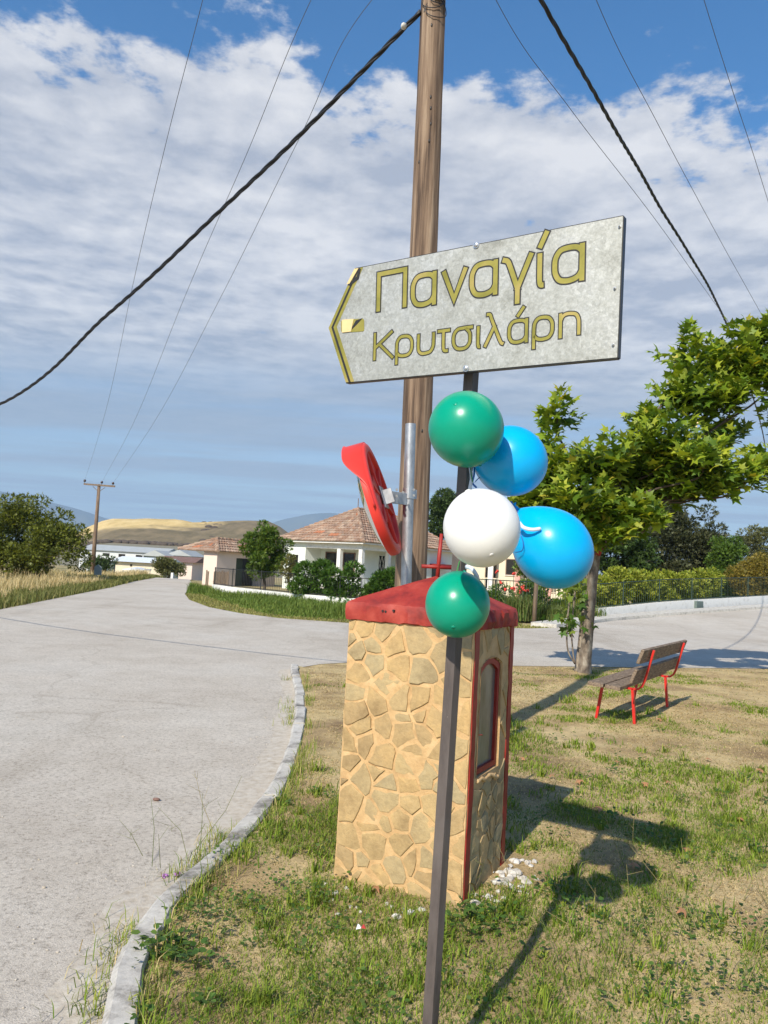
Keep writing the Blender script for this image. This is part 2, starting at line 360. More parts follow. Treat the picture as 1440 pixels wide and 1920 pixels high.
class MB:
    def __init__(s): s.v = []; s.f = []; s.t = []
    def add(s, V, F, t=None):
        o = len(s.v); s.v += [tuple(map(float, q)) for q in V]; s.f += [tuple(i+o for i in q) for q in F]
        if t is not None: s.t += [t]*len(V)
        return s
    def box(s, c, size, ax=None, t=None):
        ax = np.eye(3) if ax is None else np.array(ax); c = np.array(c, float); h = np.array(size, float)/2
        V = [c+ax.T @ (h*np.array(q)) for q in ((-1,-1,-1),(1,-1,-1),(1,1,-1),(-1,1,-1),(-1,-1,1),(1,-1,1),(1,1,1),(-1,1,1))]
        return s.add(V, [(0,3,2,1),(4,5,6,7),(0,1,5,4),(1,2,6,5),(2,3,7,6),(3,0,4,7)], t)
    def tube(s, pts, rr, n=8, cap=True, t=None):
        pts = [np.array(p_, float) for p_ in pts]
        if not hasattr(rr, '__len__'): rr = [rr]*len(pts)
        V = []; F = []; ref = None
        for i, p_ in enumerate(pts):
            d = pts[min(i+1, len(pts)-1)]-pts[max(i-1, 0)]; d = d/(np.linalg.norm(d)+1e-12)
            if ref is None: ref = np.array([1., 0, 0]) if abs(d[0]) < .8 else np.array([0, 1., 0])
            a = ref-d*(ref @ d); a /= np.linalg.norm(a); b = np.cross(d, a); ref = a
            for k in range(n):
                w = 2*math.pi*k/n; V.append(p_+rr[i]*(a*math.cos(w)+b*math.sin(w)))
        for i in range(len(pts)-1):
            for k in range(n):
                F.append((i*n+k, i*n+(k+1) % n, (i+1)*n+(k+1) % n, (i+1)*n+k))
        if cap: F += [tuple(range(n))[::-1], tuple((len(pts)-1)*n+k for k in range(n))]
        return s.add(V, F, t)
    def sphere(s, c, r, n=10, m=6, sc=(1, 1, 1), t=None):
        V = [(c[0], c[1], c[2]-r*sc[2])]; F = []
        for i in range(1, m):
            ph = math.pi*i/m
            for k in range(n):
                w = 2*math.pi*k/n; V.append((c[0]+r*sc[0]*math.sin(ph)*math.cos(w), c[1]+r*sc[1]*math.sin(ph)*math.sin(w), c[2]-r*sc[2]*math.cos(ph)))
        V.append((c[0], c[1], c[2]+r*sc[2])); top = len(V)-1
        for k in range(n):
            F.append((0, 1+(k+1) % n, 1+k)); F.append((top, 1+(m-2)*n+k, 1+(m-2)*n+(k+1) % n))
        for i in range(m-2):
            for k in range(n): F.append((1+i*n+k, 1+i*n+(k+1) % n, 1+(i+1)*n+(k+1) % n, 1+(i+1)*n+k))
        return s.add(V, F, t)
    def prism(s, poly, up, t=None):
        """polygon (list of 3d pts) extruded by vector up"""
        n = len(poly); V = [np.array(q, float) for q in poly]; V = V+[q+np.array(up, float) for q in V]
        F = [tuple(range(n))[::-1], tuple(range(n, 2*n))]+[(i, (i+1) % n, n+(i+1) % n, n+i) for i in range(n)]
        return s.add(V, F, t)
    def build(s, name, mat, parent=None, smooth=False, bevel=0., seg=1):
        off = chain_loc(parent) if parent is not None else np.zeros(3)
        me = bpy.data.meshes.new(name); me.from_pydata([tuple(np.array(v)-off) for v in s.v], [], s.f); me.update()
        bm = bmesh.new(); bm.from_mesh(me); bmesh.ops.recalc_face_normals(bm, faces=bm.faces)
        if bevel: bmesh.ops.bevel(bm, geom=bm.edges[:], offset=bevel, segments=seg, affect='EDGES', profile=.6)
        bm.to_mesh(me); bm.free()
        if smooth: me.polygons.foreach_set('use_smooth', np.ones(len(me.polygons), dtype=bool))
        if s.t and len(s.t) == len(me.vertices):
            a = me.attributes.new('tint', 'FLOAT_COLOR', 'POINT'); c = np.ones((len(s.t), 4), np.float32); c[:, :3] = s.t; a.data.foreach_set('color', c.ravel())
        return link(name, me, mat, parent)
def vnoise(x, y, scale, seed=0):
    """smooth value noise, 0..1"""
    g = np.random.default_rng(seed).random((64, 64)); x = np.asarray(x)*scale; y = np.asarray(y)*scale
    xi = np.floor(x).astype(int); yi = np.floor(y).astype(int); fx = x-xi; fy = y-yi; fx = fx*fx*(3-2*fx); fy = fy*fy*(3-2*fy)
    a = g[xi % 64, yi % 64]; b = g[(xi+1) % 64, yi % 64]; c = g[xi % 64, (yi+1) % 64]; d = g[(xi+1) % 64, (yi+1) % 64]
    return (a*(1-fx)+b*fx)*(1-fy)+(c*(1-fx)+d*fx)*fy
def fbm(x, y, scale, seed=0, o=4):
    s = 0; a = .5; t = 0
    for i in range(o): s = s+a*vnoise(x, y, scale*2**i, seed+i); t += a; a *= .55
    return s/t
def inpoly(x, y, poly):
    r = np.zeros(np.shape(x), bool); n = len(poly)
    for i in range(n):
        x0, y0 = poly[i]; x1, y1 = poly[(i+1) % n]
        if y0 == y1: continue
        c = ((y0 > y) != (y1 > y)) & (x < (x1-x0)*(y-y0)/(y1-y0)+x0); r ^= c
    return r
def smooth01(a, b, x):
    t = np.clip((np.asarray(x, float)-a)/(b-a), 0, 1); return t*t*(3-2*t)
def poly_dist(x, y, pts):
    """distance to an open polyline, and nearest point"""
    best = np.full(np.shape(x), 1e9); bx = np.zeros(np.shape(x)); by = np.zeros(np.shape(x))
    for (x0, y0), (x1, y1) in zip(pts[:-1], pts[1:]):
        dx, dy = x1-x0, y1-y0; t = np.clip(((x-x0)*dx+(y-y0)*dy)/(dx*dx+dy*dy+1e-12), 0, 1)
        qx, qy = x0+t*dx, y0+t*dy; d = np.hypot(x-qx, y-qy); m = d < best
        best = np.where(m, d, best); bx = np.where(m, qx, bx); by = np.where(m, qy, by)
    return best, bx, by
def densify(pts, step):
    out = []
    for a, b in zip(pts[:-1], pts[1:]):
        a = np.array(a, float); b = np.array(b, float); n = max(1, int(np.linalg.norm(b-a)/step))
        out += [a+(b-a)*i/n for i in range(n)]
    return out+[np.array(pts[-1], float)]
def catmull(pts, per=8):
    p_ = [np.array(q, float) for q in pts]; p_ = [2*p_[0]-p_[1]]+p_+[2*p_[-1]-p_[-2]]; out = []
    for i in range(1, len(p_)-2):
        a, b, c, d = p_[i-1:i+3]
        for k in range(per):
            t = k/per; out.append(.5*((2*b)+(-a+c)*t+(2*a-5*b+4*c-d)*t*t+(-a+3*b-3*c+d)*t**3))
    return out+[p_[-2]]

# ------------------------------------------------------------------ the setting
def terrain(x, y):
    x = np.asarray(x, float); y = np.asarray(y, float)
    h = -.13-2.6*smooth01(60, 120, y-.35*x)*smooth01(10, -30, x)-.6*smooth01(60, 200, y)
    return h
KC = [(-.30, -3.), (-.42, 0.), (-.60, 1.6), (-.80, 2.75), (-.90, 3.2), (-.92, 3.75), (-.83, 4.2), (-.71, 4.9), (-.66, 5.7), (-.67, 6.6), (-.72, 7.6), (-.83, 8.9), (-1.0, 10.3), (-1.22, 11.8), (-1.29, 12.3)]
KC = [tuple(q) for q in catmull(KC, 5)]
FARL = [(-1.2, 12.75), (-.95, 13.25), (-.45, 13.75), (1., 14.2), (2.7, 14.63), (5.3, 15.56), (8.44, 16.7), (13, 18.6), (22, 23.)]
LAWN = KC+FARL+[(24, -3)]

def build_lawn():
    st = .14; xs = np.arange(-1.8, 22, st); ys = np.arange(-3, 23.2, st); X, Y = np.meshgrid(xs, ys, indexing='ij')
    ins = inpoly(X, Y, LAWN); nx, ny = X.shape
    idx = np.full((nx, ny), -1); keep = ins.copy()
    q = ins[:-1, :-1] | ins[1:, :-1] | ins[:-1, 1:] | ins[1:, 1:]
    used = np.zeros_like(ins); used[:-1, :-1] |= q; used[1:, :-1] |= q; used[:-1, 1:] |= q; used[1:, 1:] |= q
    bd = LAWN+[LAWN[0]]; d, bx, by = poly_dist(X, Y, bd)
    out = used & ~ins; X2 = np.where(out, bx, X); Y2 = np.where(out, by, Y)
    idx[used] = np.arange(used.sum())
    F = np.stack([idx[:-1, :-1][q], idx[1:, :-1][q], idx[1:, 1:][q], idx[:-1, 1:][q]], 1)
    x = X2[used]; y = Y2[used]; z = lawn_z(x, y)
    me = fast_mesh('lawn', np.stack([x, y, z], 1), F, smooth=True)
    tag(link('lawn', me, 'lawn'), 'patchy dry lawn of the corner plot inside the kerb', None, None, 'structure')
def lawn_z(x, y):
    z = (fbm(x, y, .9, 3)-.5)*.07+(fbm(x, y, 4., 8)-.5)*.02
    z = z-.05*smooth01(.55, -.5, x)*smooth01(6, 3.5, y)
    df, _, _ = poly_dist(x, y, FARL); z = z-(.092+z*.9)*smooth01(1.4, .0, df)
    dk, _, _ = poly_dist(x, y, KC); z = z*(smooth01(0, .5, dk)*.8+.2)-.012*smooth01(.4, 0, dk)
    return z
build_lawn()

def flat_poly(name, pts, zf, mat, label, kind='structure', extra=None, step=None):
    if step:
        pts = [tuple(q) for q in densify(pts+[pts[0]], step)][:-1]
    V = [Vector((float(x), float(y), float(zf(x, y)))) for x, y in pts]
    tris = tessellate_polygon([[Vector((v.x, v.y, 0)) for v in V]])
    mb = MB(); mb.add(V, [tuple(t) for t in tris])
    if extra: extra(mb)
    o = mb.build(name, mat); tag(o, label, None, None, kind)
    for p_ in o.data.polygons:
        if p_.normal.z < 0: p_.flip()
    return o
RZ = -.085
VERGE = [(-9.0, 35.8), (-7.6, 31.0), (-5.9, 27.0), (-4.4, 24.8), (-3.0, 23.6), (-.78, 23.2), (2.5, 24.0), (5.0, 25.3), (6.1, 26.4)]
def on_line(px_, py_, A_, D_):
    """photo point carried onto the vertical plane through A_ along D_ -> (x, y, z)"""
    q = ray(px_, py_); n_ = np.array([D_[1], -D_[0]]); t_ = (n_ @ (np.array(A_)-CAM[:2]))/(n_ @ q[:2]); return CAM+q*t_
WA, WD = (9.2, 32.6), (.77, .64)
RW3 = [np.array([3.6, 28.6, -.1]), np.array([5.6, 29.6, -.1]), np.array([9.2, 32.6, -.06])]+[on_line(x, y, WA, WD) for x, y in ((1240, 1148), (1300, 1143), (1370, 1138), (1440, 1133), (1560, 1124))]
RK3 = [np.array([6.1, 26.4, -.085])]+[on_line(x, y, (9.75, 31.2), WD) for x, y in ((1150, 1164), (1240, 1156), (1300, 1151), (1370, 1146), (1440, 1141), (1560, 1132))]
RKERB = [tuple(q[:2]) for q in RK3]
def rise(x, y):
    """height of the right-hand road's far edge above the flat, by position along it"""
    return float(np.interp(x, [q[0] for q in RK3], [q[2]+.085 for q in RK3]))
LEFTE = [(-14., -4.), (-12.6, 8.), (-10.9, 16.), (-10.2, 20.8), (-11.5, 28.2), (-13.2, 37.8), (-15.35, 48.1), (-17.4, 60.)]
ROADR = [(-9.0, 35.8), (-10.6, 43.), (-12.4, 51.), (-14.8, 60.)]
def road_far(mb):
    L = [(-17.4, 60), (-20.5, 74), (-25, 92), (-31, 112), (-39, 135)]; Rr = [(-14.8, 60), (-17.6, 74), (-22, 92), (-28, 112), (-36, 135)]
    L = densify(L, 4); Rr = densify(Rr, 4)
    n = min(len(L), len(Rr)); V = []
    for a, b in zip(L[:n], Rr[:n]): V += [(a[0], a[1], terrain(a[0], a[1])+.045), (b[0], b[1], terrain(b[0], b[1])+.045)]
    mb.add(V, [(2*i, 2*i+1, 2*i+3, 2*i+2) for i in range(n-1)])
far3 = [tuple(q) for q in densify(FARL, 1.2)]; kerbline = [tuple(q) for q in densify(RKERB, 1.2)]; KSET = {(round(a, 4), round(b, 4)) for a, b in kerbline}
roadpts = [(-.30, -4.)]+KC+far3+[(36, 31)]+kerbline[::-1]+VERGE[::-1][1:]+ROADR[1:]+LEFTE[::-1]
flat_poly('road', roadpts, lambda x, y: RZ+(rise(x, y) if (round(x, 4), round(y, 4)) in KSET else (.5 if x > 30 else 0)), 'road', 'pale worn road surface of the junction', extra=road_far)

def build_ground():
    xs = np.unique(np.concatenate([np.linspace(-14000, -300, 14), np.linspace(-300, 200, 101), np.linspace(200, 14000, 14)]))
    ys = np.unique(np.concatenate([np.linspace(-3000, -40, 8), np.linspace(-40, 420, 93), np.linspace(420, 14000, 16)]))
    X, Y = np.meshgrid(xs, ys, indexing='ij'); Z = terrain(X, Y); nx, ny = X.shape; i = np.arange(nx*ny).reshape(nx, ny)
    F = np.stack([i[:-1, :-1].ravel(), i[1:, :-1].ravel(), i[1:, 1:].ravel(), i[:-1, 1:].ravel()], 1)
    tag(link('ground', fast_mesh('ground', np.stack([X.ravel(), Y.ravel(), Z.ravel()], 1), F, smooth=True), 'groundsoil'), 'dry open ground around the junction', None, None, 'structure')
build_ground()
def build_hill():
    xs = np.arange(-620, 240, 9.); ys = np.arange(235, 1100, 9.); X, Y = np.meshgrid(xs, ys, indexing='ij')
    ang = X/np.maximum(Y, 1)                              # a ridge that lies left of the village
    rise = 1.5*smooth01(240, 330, Y)+9.5*smooth01(300, 470, Y)+25*smooth01(440, 690, Y)
    win = smooth01(-.46, -.345, ang)*smooth01(-.05, -.15, ang)*(1+.1*smooth01(-.26, -.17, ang))
    h = rise*win+(fbm(X, Y, .02, 5)-.5)*7*smooth01(420, 560, Y)*win-6*smooth01(760, 1080, Y)*win
    h = h+2.6*np.exp(-((ang+.265)/.012)**2)*smooth01(560, 680, Y)*.8
    Z = -3.4+h; nx, ny = X.shape; i = np.arange(nx*ny).reshape(nx, ny)
    F = np.stack([i[:-1, :-1].ravel(), i[1:, :-1].ravel(), i[1:, 1:].ravel(), i[:-1, 1:].ravel()], 1)
    tag(link('hill', fast_mesh('hill', np.stack([X.ravel(), Y.ravel(), Z.ravel()], 1), F, smooth=True), 'hillside'), 'golden dry hill above a grey ploughed field', None, None, 'structure')
    # dark scrub bushes dotted on the hill
    B = []
    for _ in range(320):
        if random.random() < .6: y = random.uniform(462, 474); x = y*random.uniform(-.40, -.12)
        else: y = random.uniform(480, 680); x = y*random.uniform(-.235, -.13)
        B.append((x, y))
    xi = np.array(B); mb = MB()
    for x, y in B:
        a = x/y; h_ = 1.5+9.5*float(smooth01(300, 470, y))+25*float(smooth01(440, 690, y)); w = float(smooth01(-.46, -.345, a)*smooth01(-.02, -.155, a))
        r = random.uniform(.8, 2.2); mb.sphere((x, y, -3.4+h_*w+r*.2), r, 6, 4, (1.6, 1, .8))
    tag(mb.build('hill_scrub', 'darkbark', smooth=True), 'dark scrub bushes scattered over the far hill', None, None, 'stuff')
build_hill()
def mountain(name, sky_px, D, label):
    """ridge with real depth; skyline heights at distance D"""
    pts = [P(x, y, D) for x, y in sky_px]; pts = [q for q in catmull(pts, 6)]
    V = []; n = len(pts); rows = 9
    for j in range(rows):
        t = j/(rows-1)                                  # front foot .. ridge .. back foot
        for k, q in enumerate(pts):
            s = 1-abs(t-.5)*2; hgt = (q[2]+4)*s**.8*(1+.12*math.sin(k*1.7+j*2.1)*s*(1-s)*2)
            V.append((q[0]*(1+(t-.5)*.34), q[1]*(1+(t-.5)*.34), -4+hgt))
    F = [(j*n+k, j*n+k+1, (j+1)*n+k+1, (j+1)*n+k) for j in range(rows-1) for k in range(n-1)]
    tag(link(name, fast_mesh(name, V, F, smooth=True), 'mountain'), label, None, None, 'structure')
mountain('mountain', [(-700, 1010), (-500, 960), (-300, 925), (-120, 905), (0, 921), (70, 936), (140, 953), (200, 972), (260, 990), (330, 1042)], 9000, 'blue hazy mountain slope far off behind the left tree')
mountain('mountain', [(420, 1046), (500, 986), (560, 968), (605, 962), (650, 964), (720, 972), (800, 990), (900, 1010), (1010, 1062)], 9500, 'blue hazy mountain behind the tiled house roof')

def build_kerb():
    k = bpy.data.objects.new('kerb', None); COL.objects.link(k); k.location = (-.8, 3, -.085); tag(k, 'curved row of weathered concrete kerb blocks', None, None, 'structure')
    pts = densify(KC, .04); L = np.concatenate([[0], np.cumsum([np.linalg.norm(b-a) for a, b in zip(pts[:-1], pts[1:])])]); pts = np.array(pts)
    def pt(s): return np.array([np.interp(s, L, pts[:, 0]), np.interp(s, L, pts[:, 1])])
    s = 0.
    while s < L[-1]-.3:
        l = random.uniform(.62, .95); e = min(s+l-.018, L[-1]); mb = MB(); n = 5; hw = .058; top = random.uniform(.000, .020); sh_ = random.uniform(-.008, .008); V = []
        prof = [(-hw, -.16), (-hw, top-.018), (-hw+.02, top), (hw-.01, top+.002), (hw, top-.012), (hw, -.16)]
        for i in range(n):
            a = pt(s+(e-s)*i/(n-1)); d = pt(min(s+(e-s)*i/(n-1)+.02, L[-1]))-pt(max(s+(e-s)*i/(n-1)-.02, 0)); d /= np.linalg.norm(d); nn = np.array([d[1], -d[0]])
            for w, z in prof:
                jit = random.uniform(-.005, .005); q = a+nn*(w+jit+sh_); V.append((q[0], q[1], z+random.uniform(-.003, .003)))
        m = len(prof); F = [(i*m+j, i*m+j+1, (i+1)*m+j+1, (i+1)*m+j) for i in range(n-1) for j in range(m-1)]+[tuple(range(m)), tuple((n-1)*m+j for j in range(m))[::-1]]
        mb.add(V, F).build('kerb_stone', 'kerbconc', k); s += l
def kerb_mat():
    m, nt, b = newmat('kerbconc'); n = noise_node(nt, 3.2, 8, .7); n2 = noise_node(nt, 28, 6, .7)
    c = ramp(nt, n, [(.36, (.14, .13, .115)), (.44, (.29, .27, .24)), (.50, (.46, .435, .39)), (.75, (.58, .56, .51))])
    c = mixc(nt, .5, c, ramp(nt, n2, [(.3, (.55, .55, .55)), (.6, (1.1, 1.1, 1.1))]), 'MULTIPLY')
    nt.links.new(c, b.inputs['Base Color']); b.inputs['Roughness'].default_value = .92; bump(nt, b, n2, .6, .006); MATS['kerbconc'] = m
kerb_mat(); build_kerb()

def dirt_strip():
    pts = [q for q in densify(KC, .06) if 2.0 < q[1] < 12.4]; V = []; n = len(pts)
    for i, q in enumerate(pts):
        d = pts[min(i+1, n-1)]-pts[max(i-1, 0)]; d /= np.linalg.norm(d); nn = np.array([-d[1], d[0]]); w = .05+.38*float(fbm(np.array([q[1]*1.]), np.array([2.2]), .8, 63, 4)[0])**1.6*(1.15 if q[1] < 5 else .9)+random.uniform(-.02, .02)
        V += [(*(q+nn*.05), RZ+.022), (*(q+nn*(.05+w*.55)), RZ+.014+random.uniform(-.003, .003)), (*(q+nn*(.05+w)), RZ+.0035)]
    F = [(i*3+j, i*3+j+1, (i+1)*3+j+1, (i+1)*3+j) for i in range(n-1) for j in (0, 1)]
    tag(link('dirt_strip', fast_mesh('dirt_strip', V, F, smooth=True), 'roaddirt'), 'sandy dirt washed up against the kerb', None, None, 'structure')
pm('roaddirt', [(.3, (.34, .29, .22)), (.5, (.45, .40, .33)), (.7, (.51, .475, .41))], 16, .95, .8, .012, detail=8); dirt_strip()

# pavement edge along the far side of the right-hand road
def strip(pts, w, z0, z1, mb=None, side=1):
    """solid band along a polyline; w wide to its left (side=1)"""
    mb = mb or MB(); p3 = [np.array(q, float) for q in pts]; p_ = [q[:2] for q in p3]; V = []
    for i, q in enumerate(p_):
        d = p_[min(i+1, len(p_)-1)]-p_[max(i-1, 0)]; d /= np.linalg.norm(d); nn = np.array([-d[1], d[0]])*side; zb = p3[i][2] if len(p3[i]) > 2 else 0.
        for off, z in ((0, z0), (0, z1), (w, z1), (w, z0)): V.append((*(q+nn*off), z+zb))
    n = len(p_); F = [(i*4+j, i*4+(j+1) % 4, (i+1)*4+(j+1) % 4, (i+1)*4+j) for i in range(n-1) for j in range(4)]+[(0, 1, 2, 3), tuple((n-1)*4+j for j in (3, 2, 1, 0))]
    return mb.add(V, F)
tag(strip([tuple(q) for q in catmull(RK3, 4)], .95, -.2, .115).build('pavement', 'concrete'), 'raised pavement edge along the far road', None, None, 'structure')

# ------------------------------------------------------------------ foliage helpers
def tri_fan(poly):
    return [(0, i, i+1) for i in range(1, len(poly)-1)]
LEAF_PLANE = np.array([(0, 0, 0), (.10, .08, 0), (.46, -.05, -.06), (.30, .20, -.01), (.56, .52, -.09), (.22, .48, .0), (.13, .62, .0), (0, 1.0, -.12), (-.13, .62, 0), (-.22, .48, 0), (-.56, .52, -.09), (-.30, .20, -.01), (-.46, -.05, -.06), (-.10, .08, 0)])
LEAF_PLANE_F = [(0, 1, 13), (1, 2, 3), (1, 3, 5), (3, 4, 5), (1, 5, 13), (5, 9, 13), (5, 6, 9), (6, 8, 9), (6, 7, 8), (9, 11, 13), (9, 10, 11), (11, 12, 13)]
LEAF_OVAL = np.array([(0, 0, 0), (.22, .3, .03), (.2, .7, .03), (0, 1, -.06), (-.2, .7, .03), (-.22, .3, .03)]); LEAF_OVAL_F = [(0, 1, 2), (0, 2, 3), (0, 3, 4), (0, 4, 5)]
LEAF_CLUMP = np.array([(0, 0, 0), (.35, .35, .08), (.12, .45, .0), (.30, .95, -.05), (0, .62, .05), (-.32, .9, -.02), (-.1, .42, 0), (-.36, .3, .08)]); LEAF_CLUMP_F = [(0, 1, 2), (2, 3, 4), (4, 5, 6), (6, 7, 0), (0, 2, 4), (0, 4, 6)]
def orient(axis, normal_hint):
    a = axis/np.linalg.norm(axis, axis=1, keepdims=True); x = np.cross(a, normal_hint); x /= np.linalg.norm(x, axis=1, keepdims=True)+1e-9; z = np.cross(x, a)
    return x, a, z
def leaf_cloud(name, pos, axis, hint, size, colors, tmpl, tf):
    x, a, z = orient(axis, hint); n = len(pos); k = len(tmpl)
    V = pos[:, None, :]+size[:, None, None]*(tmpl[None, :, 0, None]*x[:, None]+tmpl[None, :, 1, None]*a[:, None]+tmpl[None, :, 2, None]*z[:, None])
    F = (np.array(tf)[None]+(np.arange(n)*k)[:, None, None]).reshape(-1, 3)
    return fast_mesh(name, V.reshape(-1, 3), F, np.repeat(colors, k, axis=0))
def rnd_unit(n):
    v = rng.normal(size=(n, 3)); return v/np.linalg.norm(v, axis=1, keepdims=True)
def pal(n, cols, w=None):
    c = np.array(cols); i = rng.choice(len(c), n, p=w); j = rng.choice(len(c), n, p=w); t = rng.random((n, 1))*.5
    return np.clip((c[i]*(1-t)+c[j]*t)*(rng.uniform(.75, 1.25, (n, 1))), 0, 1)
def clump_points(clumps, n, shell=.55):
    """clumps [(center, radii)] -> leaf positions and outward dirs, thick near the surface"""
    vol = np.array([np.prod(r)**(2/3) for _, r in clumps]); ix = rng.choice(len(clumps), n, p=vol/vol.sum())
    c = np.array([c for c, _ in clumps])[ix]; r = np.array([r for _, r in clumps])[ix]; u = rnd_unit(n)
    rr = rng.random(n)**(1/3.); rr = np.where(rng.random(n) < shell, .78+.26*rng.random(n), rr)
    return c+u*r*rr[:, None], u
def sub_clumps(center, radii, n, r, jitter=.25):
    out = []
    for _ in range(n):
        u = rnd_unit(1)[0]; t = random.uniform(.35, .95); rr = r*random.uniform(.65, 1.25)
        out.append((np.array(center)+u*np.array(radii)*t, np.array([rr, rr, rr*.8])))
    return out
def foliage(name, parent, clumps, n, size, cols, w=None, tmpl='clump', mat='leaf', shell=.55, up=.35):
    pos, u = clump_points(clumps, n, shell); T = {'clump': (LEAF_CLUMP, LEAF_CLUMP_F), 'oval': (LEAF_OVAL, LEAF_OVAL_F), 'plane': (LEAF_PLANE, LEAF_PLANE_F)}[tmpl]
    ax = u+rnd_unit(n)*.8+np.array([0, 0, up]); hint = rnd_unit(n)+np.array([-.1, -.3, .9]); off = chain_loc(parent) if parent is not None else 0
    me = leaf_cloud(name, pos-off, ax, hint, size*rng.uniform(.6, 1.35, n), pal(n, cols, w), *T)
    return link(name, me, mat, parent)
def limb(mb, a, b, r0, r1, wob=.1, n=6, seg=6):
    a = np.array(a, float); b = np.array(b, float); pts = []
    for i in range(seg+1):
        t = i/seg; pts.append(a+(b-a)*t+np.array([random.uniform(-1, 1), random.uniform(-1, 1), 0])*wob*math.sin(math.pi*t))
    mb.tube(pts, [r0+(r1-r0)*i/seg for i in range(seg+1)], n); return pts
def tree(name, base, crown_c, crown_r, nsub, subr, nleaf, leafsize, cols, label, cat='tree', w=None, tr=.12, tmpl='clump', mat='leaf', barkm='darkbark', up=.35, extra=[], shell=.55, group=None, limbs=5):
    t = empty(name, tuple(base), label, cat, group); base = np.array(base, float); cc = np.array(crown_c, float)
    mb = MB(); fork = base+(cc-base)*.55; limb(mb, base-np.array([0, 0, .1]), fork, tr, tr*.7, tr*.5, 8)
    cl = sub_clumps(cc, crown_r, nsub, subr)+[(np.array(a, float), np.array(b, float)) for a, b in extra]
    for i in range(limbs): limb(mb, fork, cl[i][0], tr*.5, tr*.12, tr*1.2, 5)
    mb.build('trunk', barkm, t, smooth=True)
    c = foliage('crown', t, cl, nleaf, leafsize, cols, w, tmpl, mat, shell, up); c['kind'] = 'stuff'
    return t

def blades(name, x, y, z, h, w, lean, cols, seg2=True):
    """grass blades: two-segment bent slivers"""
    n = len(x); a = rng.uniform(0, 2*math.pi, n); dx = np.cos(a); dy = np.sin(a); b = a+math.pi/2+rng.normal(0, .4, n)
    lx = np.cos(b)*lean*h; ly = np.sin(b)*lean*h; hw = w/2
    V = np.empty((n, 5, 3)); 
    V[:, 0] = np.stack([x-dx*hw, y-dy*hw, z], 1); V[:, 1] = np.stack([x+dx*hw, y+dy*hw, z], 1)
    V[:, 2] = np.stack([x+lx*.35+dx*hw*.8, y+ly*.35+dy*hw*.8, z+h*.6], 1); V[:, 3] = np.stack([x+lx*.35-dx*hw*.8, y+ly*.35-dy*hw*.8, z+h*.6], 1)
    V[:, 4] = np.stack([x+lx, y+ly, z+h*(1-.4*np.minimum(lean, 1.3)**2)], 1)
    F = np.array([(0, 1, 2), (0, 2, 3), (3, 2, 4)])[None]+(np.arange(n)*5)[:, None, None]
    return fast_mesh(name, V.reshape(-1, 3), F.reshape(-1, 3), np.repeat(cols, 5, axis=0))

